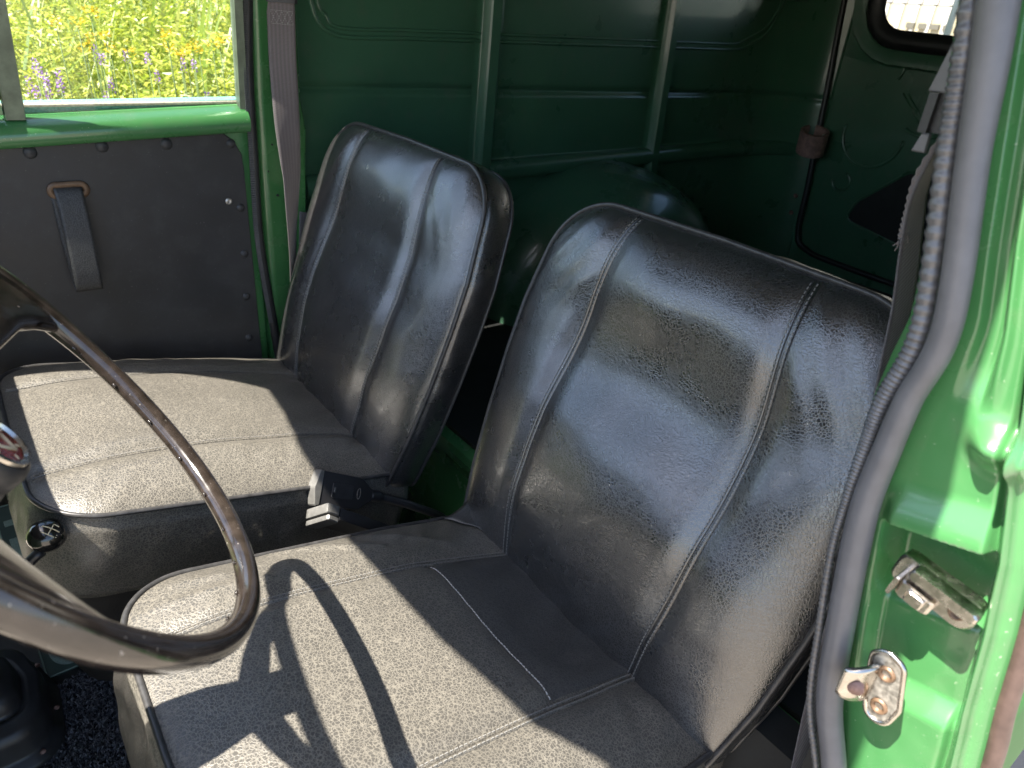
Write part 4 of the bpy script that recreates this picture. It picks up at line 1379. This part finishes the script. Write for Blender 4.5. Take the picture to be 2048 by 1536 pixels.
def plate():
    root = thing('number_plate', 'dark green metal plate with pale grey-green characters propped on the cab floor', 'plate', (-0.01, 1.38, -1.10))
    zc = -1.088
    # long edge roughly along Y; slightly skewed
    dv = V((-0.028, 0.288, 0.184))
    p0, p1 = V((-0.05, 1.108, zc-0.008)), V((0.026, 1.112, zc-0.008))
    p2, p3 = p1+dv, p0+dv
    a = (p1-p0).normalized(); b_ = (p3-p0).normalized(); b_ = (b_-a*b_.dot(a)).normalized(); n = a.cross(b_)
    W, H = (p1-p0).length, (p3-p0).length
    fr = (p0, a, b_, n)
    pl_ = B().prism([(p.x, p.y) for p in rounded([(0, 0, 0.006), (W, 0, 0.006), (W, H, 0.006), (0, H, 0.006)], 40)], 0.002, fr, 0.0006).build('plate_sheet', M['plate_green'], root, auto=30)
    bd = B()
    k = 0.0022
    for q0, q1 in (((k, k), (W-k, k)), ((W-k, k), (W-k, H-k)), ((W-k, H-k), (k, H-k)), ((k, H-k), (k, k))):
        bd.tube([p0+a*q0[0]+b_*q0[1]+n*0.0008, p0+a*q1[0]+b_*q1[1]+n*0.0008], 0.0013, 6)
    bd.build('raised_border', M['plate_grey'], root)
    ch = B()
    def bar(x0, y0, x1, y1):
        ch.box(p0+a*((x0+x1)/2)+b_*((y0+y1)/2)+n*0.0007, (x1-x0, y1-y0, 0.0008), (a, b_, n))
    def arc(cx, cy, r0, r1, a0, a1, sx=1.0):
        rows = [[p0+a*(cx+r*cos(t)*sx)+b_*(cy+r*sin(t))+n*0.0012 for r in (r0, r1)] for t in np.linspace(radians(a0), radians(a1), 28)]
        ch.sheet(rows)
    arc(0.044, 0.040, 0.016, 0.030, 150, 390, 1.0)
    bar(0.014, 0.040, 0.028, 0.085); bar(0.060, 0.040, 0.074, 0.085)
    bar(0.012, 0.150, 0.066, 0.163); bar(0.012, 0.163, 0.024, 0.200); bar(0.054, 0.163, 0.066, 0.186)
    bar(0.012, 0.230, 0.066, 0.243); bar(0.012, 0.243, 0.024, 0.272); bar(0.036, 0.243, 0.046, 0.265); bar(0.054, 0.243, 0.066, 0.275)
    bar(0.012, 0.298, 0.066, 0.310); bar(0.054, 0.310, 0.066, 0.330)
    ch.build('characters', M['plate_grey'], root, smooth=False)
plate()

def gaiter():
    root = thing('rubber_gaiter', 'stepped black rubber boot on the carpet at the lower left corner', 'rubber boot', (-0.12, 1.06, -1.10))
    b = B()
    base = [(-0.20, 0.95, 0.05), (-0.055, 0.955, 0.05), (-0.048, 1.075, 0.06), (-0.075, 1.165, 0.06), (-0.20, 1.18, 0.05)]
    ring0 = rounded(base, 72)
    c = V((-0.125, 1.055))
    rows = []
    for s, z in ((1.16, -1.104), (1.17, -1.095), (1.14, -1.087), (1.02, -1.085), (0.99, -1.078), (0.965, -1.05), (0.92, -1.035), (0.85, -1.030), (0.72, -1.030), (0.66, -1.026), (0.60, -1.033), (0.58, -1.02), (0.55, -1.005), (0.46, -0.995), (0.30, -0.992), (0.22, -0.985), (0.18, -0.94), (0.15, -0.90)):
        rows.append([V((c.x+(p.x-c.x)*s, c.y+(p.y-c.y)*s, z)) for p in ring0])
    b.sheet(rows, wrap=True)
    b.f.append(tuple(len(b.v)-72+i for i in range(72)))
    b.build('boot', M['rubber_dark'], root)
    for x, y in ((-0.045, 1.03), (-0.058, 1.14), (-0.075, 0.955)):
        B().sheet([[V((x+r*cos(t), y+r*sin(t), -1.086+h)) for t in np.linspace(0, 2*pi, 12, endpoint=False)] for r, h in ((0.0003, 0.004), (0.003, 0.0035), (0.0045, 0.0))], wrap=True).build('screw', M['rust'], root)
    B().tube([(c.x, c.y, -0.95), (c.x-0.12, c.y+0.02, -0.80)], 0.010, 10).build('lever_rod', M['black_plastic'], root)
gaiter()
bl = B()
bl.sheet([[V((0.021+r*cos(t), 1.13+r*sin(t), -1.085+h)) for t in np.linspace(0, 2*pi, 12, endpoint=False)] for r, h in ((0.0005, 0.012), (0.004, 0.011), (0.0065, 0.006), (0.0068, -0.004), (0.011, -0.005), (0.011, -0.02))], wrap=True)
tag(bl.build('peg', M['ivory']), 'small cream plastic peg on the floor beside the dark green plate', 'peg')

# ------------------------------------------------------------------ seat belts
def ribbon(path, wdirs, width, name, mat, parent, thick=0.0014):
    rows = []
    for p, d, w_ in zip(path, wdirs, width):
        d = d.normalized()
        rows.append([p+d*(w_*k/2) for k in np.linspace(-1, 1, 9)])
    return B().sheet(rows).build(name, mat, parent, uv=True, solid=thick)

def belts():
    r = thing('seat_belt', 'mauve-grey seat belt hanging twisted beside the passenger window', 'seat belt', (0.565, 1.44, -0.70))
    zs = np.linspace(0.06, -0.72, 70)
    path, wd, ws = [], [], []
    for z in zs:
        x = interp([(-0.72, 0.545), (-0.50, 0.557), (-0.447, 0.5595), (-0.342, 0.566), (-0.24, 0.5635), (-0.126, 0.5625), (-0.037, 0.5655), (0.06, 0.568)], z)
        tw = interp([(-0.72, 1.62), (-0.50, 1.50), (-0.447, 1.40), (-0.342, 1.05), (-0.24, 0.55), (-0.126, 0.15), (0.06, 0.0)], z)
        path.append(V((x, 1.425+0.02*(z+0.3), z)))
        tw0 = -0.55
        wd.append(V((cos(tw0+tw*0.98), sin(tw0+tw*0.98), 0.02)))
        ws.append(0.050)
    ribbon(path, wd, ws, 'webbing', M['belt_warm'], r)
    # stitched box near the top
    st = B()
    for i in range(5, 9):
        pass
    d0 = V((cos(-0.55), sin(-0.55), 0)); nrm = V((d0.y, -d0.x, 0))
    if nrm.y > 0: nrm = -nrm
    c0 = V((0.5655, 1.4265, -0.052))+nrm*0.0014
    def ln(a, b_, n_):
        for k in range(n_):
            t = (k+0.5)/n_
            q = (a[0]+(b_[0]-a[0])*t, a[1]+(b_[1]-a[1])*t)
            dirv = (d0*(b_[0]-a[0])+V((0, 0, 1))*(b_[1]-a[1])).normalized()
            st.box(c0+d0*q[0]+V((0, 0, q[1])), (0.0020, 0.0007, 0.0006), (dirv, dirv.cross(nrm), nrm))
    ln((-0.02, 0.011), (0.02, 0.011), 13); ln((-0.02, -0.011), (0.02, -0.011), 13)
    for k in range(4):
        x0 = -0.02+0.01*k
        ln((x0, -0.01), (x0+0.01, 0.01), 6); ln((x0, 0.01), (x0+0.01, -0.01), 6)
    st.build('stitching', M['thread_pale'], r, smooth=False)
    sl = B()
    rows = []
    for z in (-0.028, -0.024, 0.10):
        rows.append([V((0.566, 1.4268, z))+d0*(0.029*cos(t))+nrm*(0.006*sin(t)) for t in np.linspace(0, 2*pi, 20, endpoint=False)])
    sl.sheet(rows, wrap=True).build('sleeve', M['black_plastic'], r)
    # lower return strap behind
    pts = [V((0.60, 1.43, -0.42)), V((0.592, 1.43, -0.55)), V((0.585, 1.425, -0.72))]
    pp = spline(pts, 20)
    ribbon(pp, [V((0.5, -0.8, 0))]*21, [0.045]*21, 'return_strap', M['belt_grey'], r)

    r2 = thing('seat_belt', 'grey seat belt edge-on with a frayed knot, running down behind the near black door seal', 'seat belt', (0.60, 0.2, -0.9))
    pth = [V((0.575, 0.215, 0.02)), V((0.585, 0.233, -0.055)), V((0.595, 0.241, -0.095)), V((0.605, 0.241, -0.125)), V((0.62, 0.234, -0.19)), V((0.62, 0.226, -0.245)), V((0.62, 0.214, -0.32)), V((0.61, 0.192, -0.45)), V((0.60, 0.172, -0.60)), V((0.59, 0.150, -0.75)), V((0.58, 0.14, -0.9))]
    pp = spline(pth, 110)
    wds, ww = [], []
    for i, p in enumerate(pp):
        t = i/110
        # edge-on at the top, opening towards the buckle end
        wds.append(V((0.98, interp([(0, 0.4), (0.2, 0.16), (0.35, 0.03), (1, -0.05)], t), 0.0)))
        ww.append(0.040)
    ribbon(pp, wds, ww, 'webbing', M['belt_grey'], r2, thick=0.0018)
    # folded-back braided end
    fe = B()
    q = spline([V((0.578, 0.228, -0.045)), V((0.588, 0.243, -0.085)), V((0.592, 0.243, -0.115)), V((0.592, 0.241, -0.135))], 80)
    rad = [0.0030*(1+0.18*sin(i*1.1)) for i in range(81)]
    fe.tube(q, rad, 10)
    fe.build('braided_end', M['belt_warm'], r2)
    fy = B()
    for k in range(12):
        base = V((0.592+0.004*rng.normal(), 0.2425+0.002*rng.normal(), -0.132+0.004*rng.normal()))
        tip = base+V((0.003*rng.normal(), 0.003*rng.normal(), -0.005+0.002*rng.normal()))
        fy.tube([base, (base+tip)/2+V((0.001*rng.normal(), 0.001*rng.normal(), 0)), tip], 0.0005, 4)
    fy.build('frayed_threads', M['belt_warm'], r2)
    # upper anchor
    an = B()
    an.prism([(0.0, 0.0), (0.019, 0.0), (0.008, 0.062), (0.001, 0.062)], 0.004, (V((0.555, 0.2235, -0.026)), V((0, 1, 0)), V((0, 0, 1)), V((-1, 0, 0))), 0.001)
    an.build('anchor_plate', M['rubber'], r2, auto=30)
    ab = B()
    ab.box((0.557, 0.2375, -0.0395), (0.006, 0.006, 0.026)); ab.box((0.562, 0.229, -0.039), (0.006, 0.014, 0.026))
    ab.build('anchor_bracket', M['black_plastic'], r2, smooth=False)
    tip = B()
    tip.prism([(0.0, 0.0), (0.010, 0.0), (0.0065, 0.013), (0.001, 0.013)], 0.004, (V((0.553, 0.230, -0.0655)), V((0, 1, 0)), V((0, 0, 1)), V((-1, 0, 0))), 0.001)
    tip.build('anchor_tip', M['rubber'], r2, auto=30)
belts()

def buckles():
    # upper buckle: black body with a pale steel mouth, on a stiff cable
    r = thing('seat_belt_buckle', 'black seat belt buckle with pale mouth and dark push button, on the passenger cushion edge', 'buckle', (0.60, 0.87, -0.95))
    c = V((0.400, 0.87, -0.712))
    A = V((0.84, -0.02, -0.46)).normalized()        # mouth -> tail
    Nn = V((-0.32, -0.72, 0.62)); Nn = (Nn-A*Nn.dot(A)).normalized()
    Bv = Nn.cross(A)
    if Bv.z < 0: Bv = -Bv
    fr = (c, A, Bv, Nn)
    poly = rounded([(-0.040, -0.0285, 0.002), (0.036, -0.0265, 0.006), (0.062, -0.008, 0.004), (0.062, 0.008, 0.004), (0.036, 0.0265, 0.006), (-0.040, 0.0285, 0.002)], 60)
    B().prism([(p.x, p.y) for p in poly], 0.018, fr, 0.002).build('buckle_body', M['black_plastic'], r, auto=30)
    mo = B()
    poly = rounded([(-0.040, -0.030, 0.003), (-0.040, 0.030, 0.003), (-0.047, 0.028, 0.003), (-0.053, 0.0, 0.01), (-0.047, -0.028, 0.003)][::-1], 40)
    mo.prism([(p.x, p.y) for p in poly], 0.020, (c+Nn*0.001, A, Bv, Nn), 0.002)
    mo.build('buckle_mouth', M['steel_pale'], r, auto=30)
    poly = rounded([(-0.020, -0.013, 0.002), (0.020, -0.012, 0.002), (0.020, 0.012, 0.002), (-0.020, 0.013, 0.002)], 40)
    B().prism([(p.x, p.y) for p in poly], 0.0015, (c+Nn*0.0009, A, Bv, Nn), 0.0004).build('push_button', M['rubber_dark'], r, auto=30)
    B().prism([(p.x, p.y) for p in rounded([(-0.017, -0.004, 0.0012), (-0.0135, -0.004, 0.0012), (-0.0135, 0.005, 0.0012), (-0.017, 0.005, 0.0012)], 20)], 0.0015, (c+Nn*0.0015, A, Bv, Nn), 0.0003).build('button_slot', M['steel_pale'], r)
    B().tube([c+A*(0.032+0.003*cos(t))+Bv*(0.009*sin(t))+Nn*0.0003 for t in np.linspace(0, 2*pi, 24, endpoint=False)], 0.0005, 5, closed=True).build('oval_emblem', M['thread'], r)
    e = c+A*0.060-Nn*0.009
    cb = spline([e, e+A*0.03, V((0.53, 0.862, -0.79)), V((0.60, 0.855, -0.85)), V((0.66, 0.85, -0.97))], 40)
    B().tube(cb, [0.010]*9+[0.0075]*32, 12).build('cable', M['rubber_dark'], r)
    B().box(c-Nn*0.0195+A*0.0, (0.074, 0.050, 0.003), (A, Bv, Nn)).build('back_plate', M['steel_pale'], r, smooth=False)

    r = thing('seat_belt_buckle', 'seat belt buckle with open white-metal mouth, sticking up between the two seats', 'buckle', (0.50, 0.80, -0.95))
    c = V((0.335, 0.80, -0.696))
    A = V((0.72, -0.05, -0.56)).normalized()
    Bv = V((0.41, -0.71, 0.56)); Bv = (Bv-A*Bv.dot(A)).normalized()
    Nn = A.cross(Bv)
    if Nn.dot(c) > 0: Nn = -Nn; Bv = -Bv
    bd = B()
    poly = rounded([(0.010, -0.024, 0.003), (0.12, -0.020, 0.006), (0.12, 0.020, 0.006), (0.010, 0.024, 0.003)], 40)
    bd.prism([(p.x, p.y) for p in poly], 0.018, (c, A, Bv, Nn), 0.002)
    bd.build('buckle_body', M['black_plastic'], r, auto=30)
    hd = B()
    # mouth: two lips either side of a dark slot, ring in the plane facing the camera
    poly = rounded([(-0.012, -0.027, 0.004), (0.010, -0.025, 0.003), (0.010, 0.025, 0.003), (-0.012, 0.027, 0.004)], 40)
    hd.prism([(p.x, p.y) for p in poly], 0.007, (c+Nn*0.006, A, Bv, Nn), 0.0015)
    hd.prism([(p.x, p.y) for p in rounded([(-0.014, -0.026, 0.004), (0.010, -0.025, 0.003), (0.010, 0.025, 0.003), (-0.014, 0.026, 0.004)], 40)], 0.014, (c-Nn*0.0045, A, Bv, Nn), 0.0015)
    hd.build('buckle_mouth', M['steel_pale'], r, auto=30)
    B().tube([c+A*0.115-Nn*0.009, V((0.46, 0.79, -0.84)), V((0.50, 0.79, -0.97))], 0.008, 10).build('cable', M['rubber_dark'], r)
buckles()
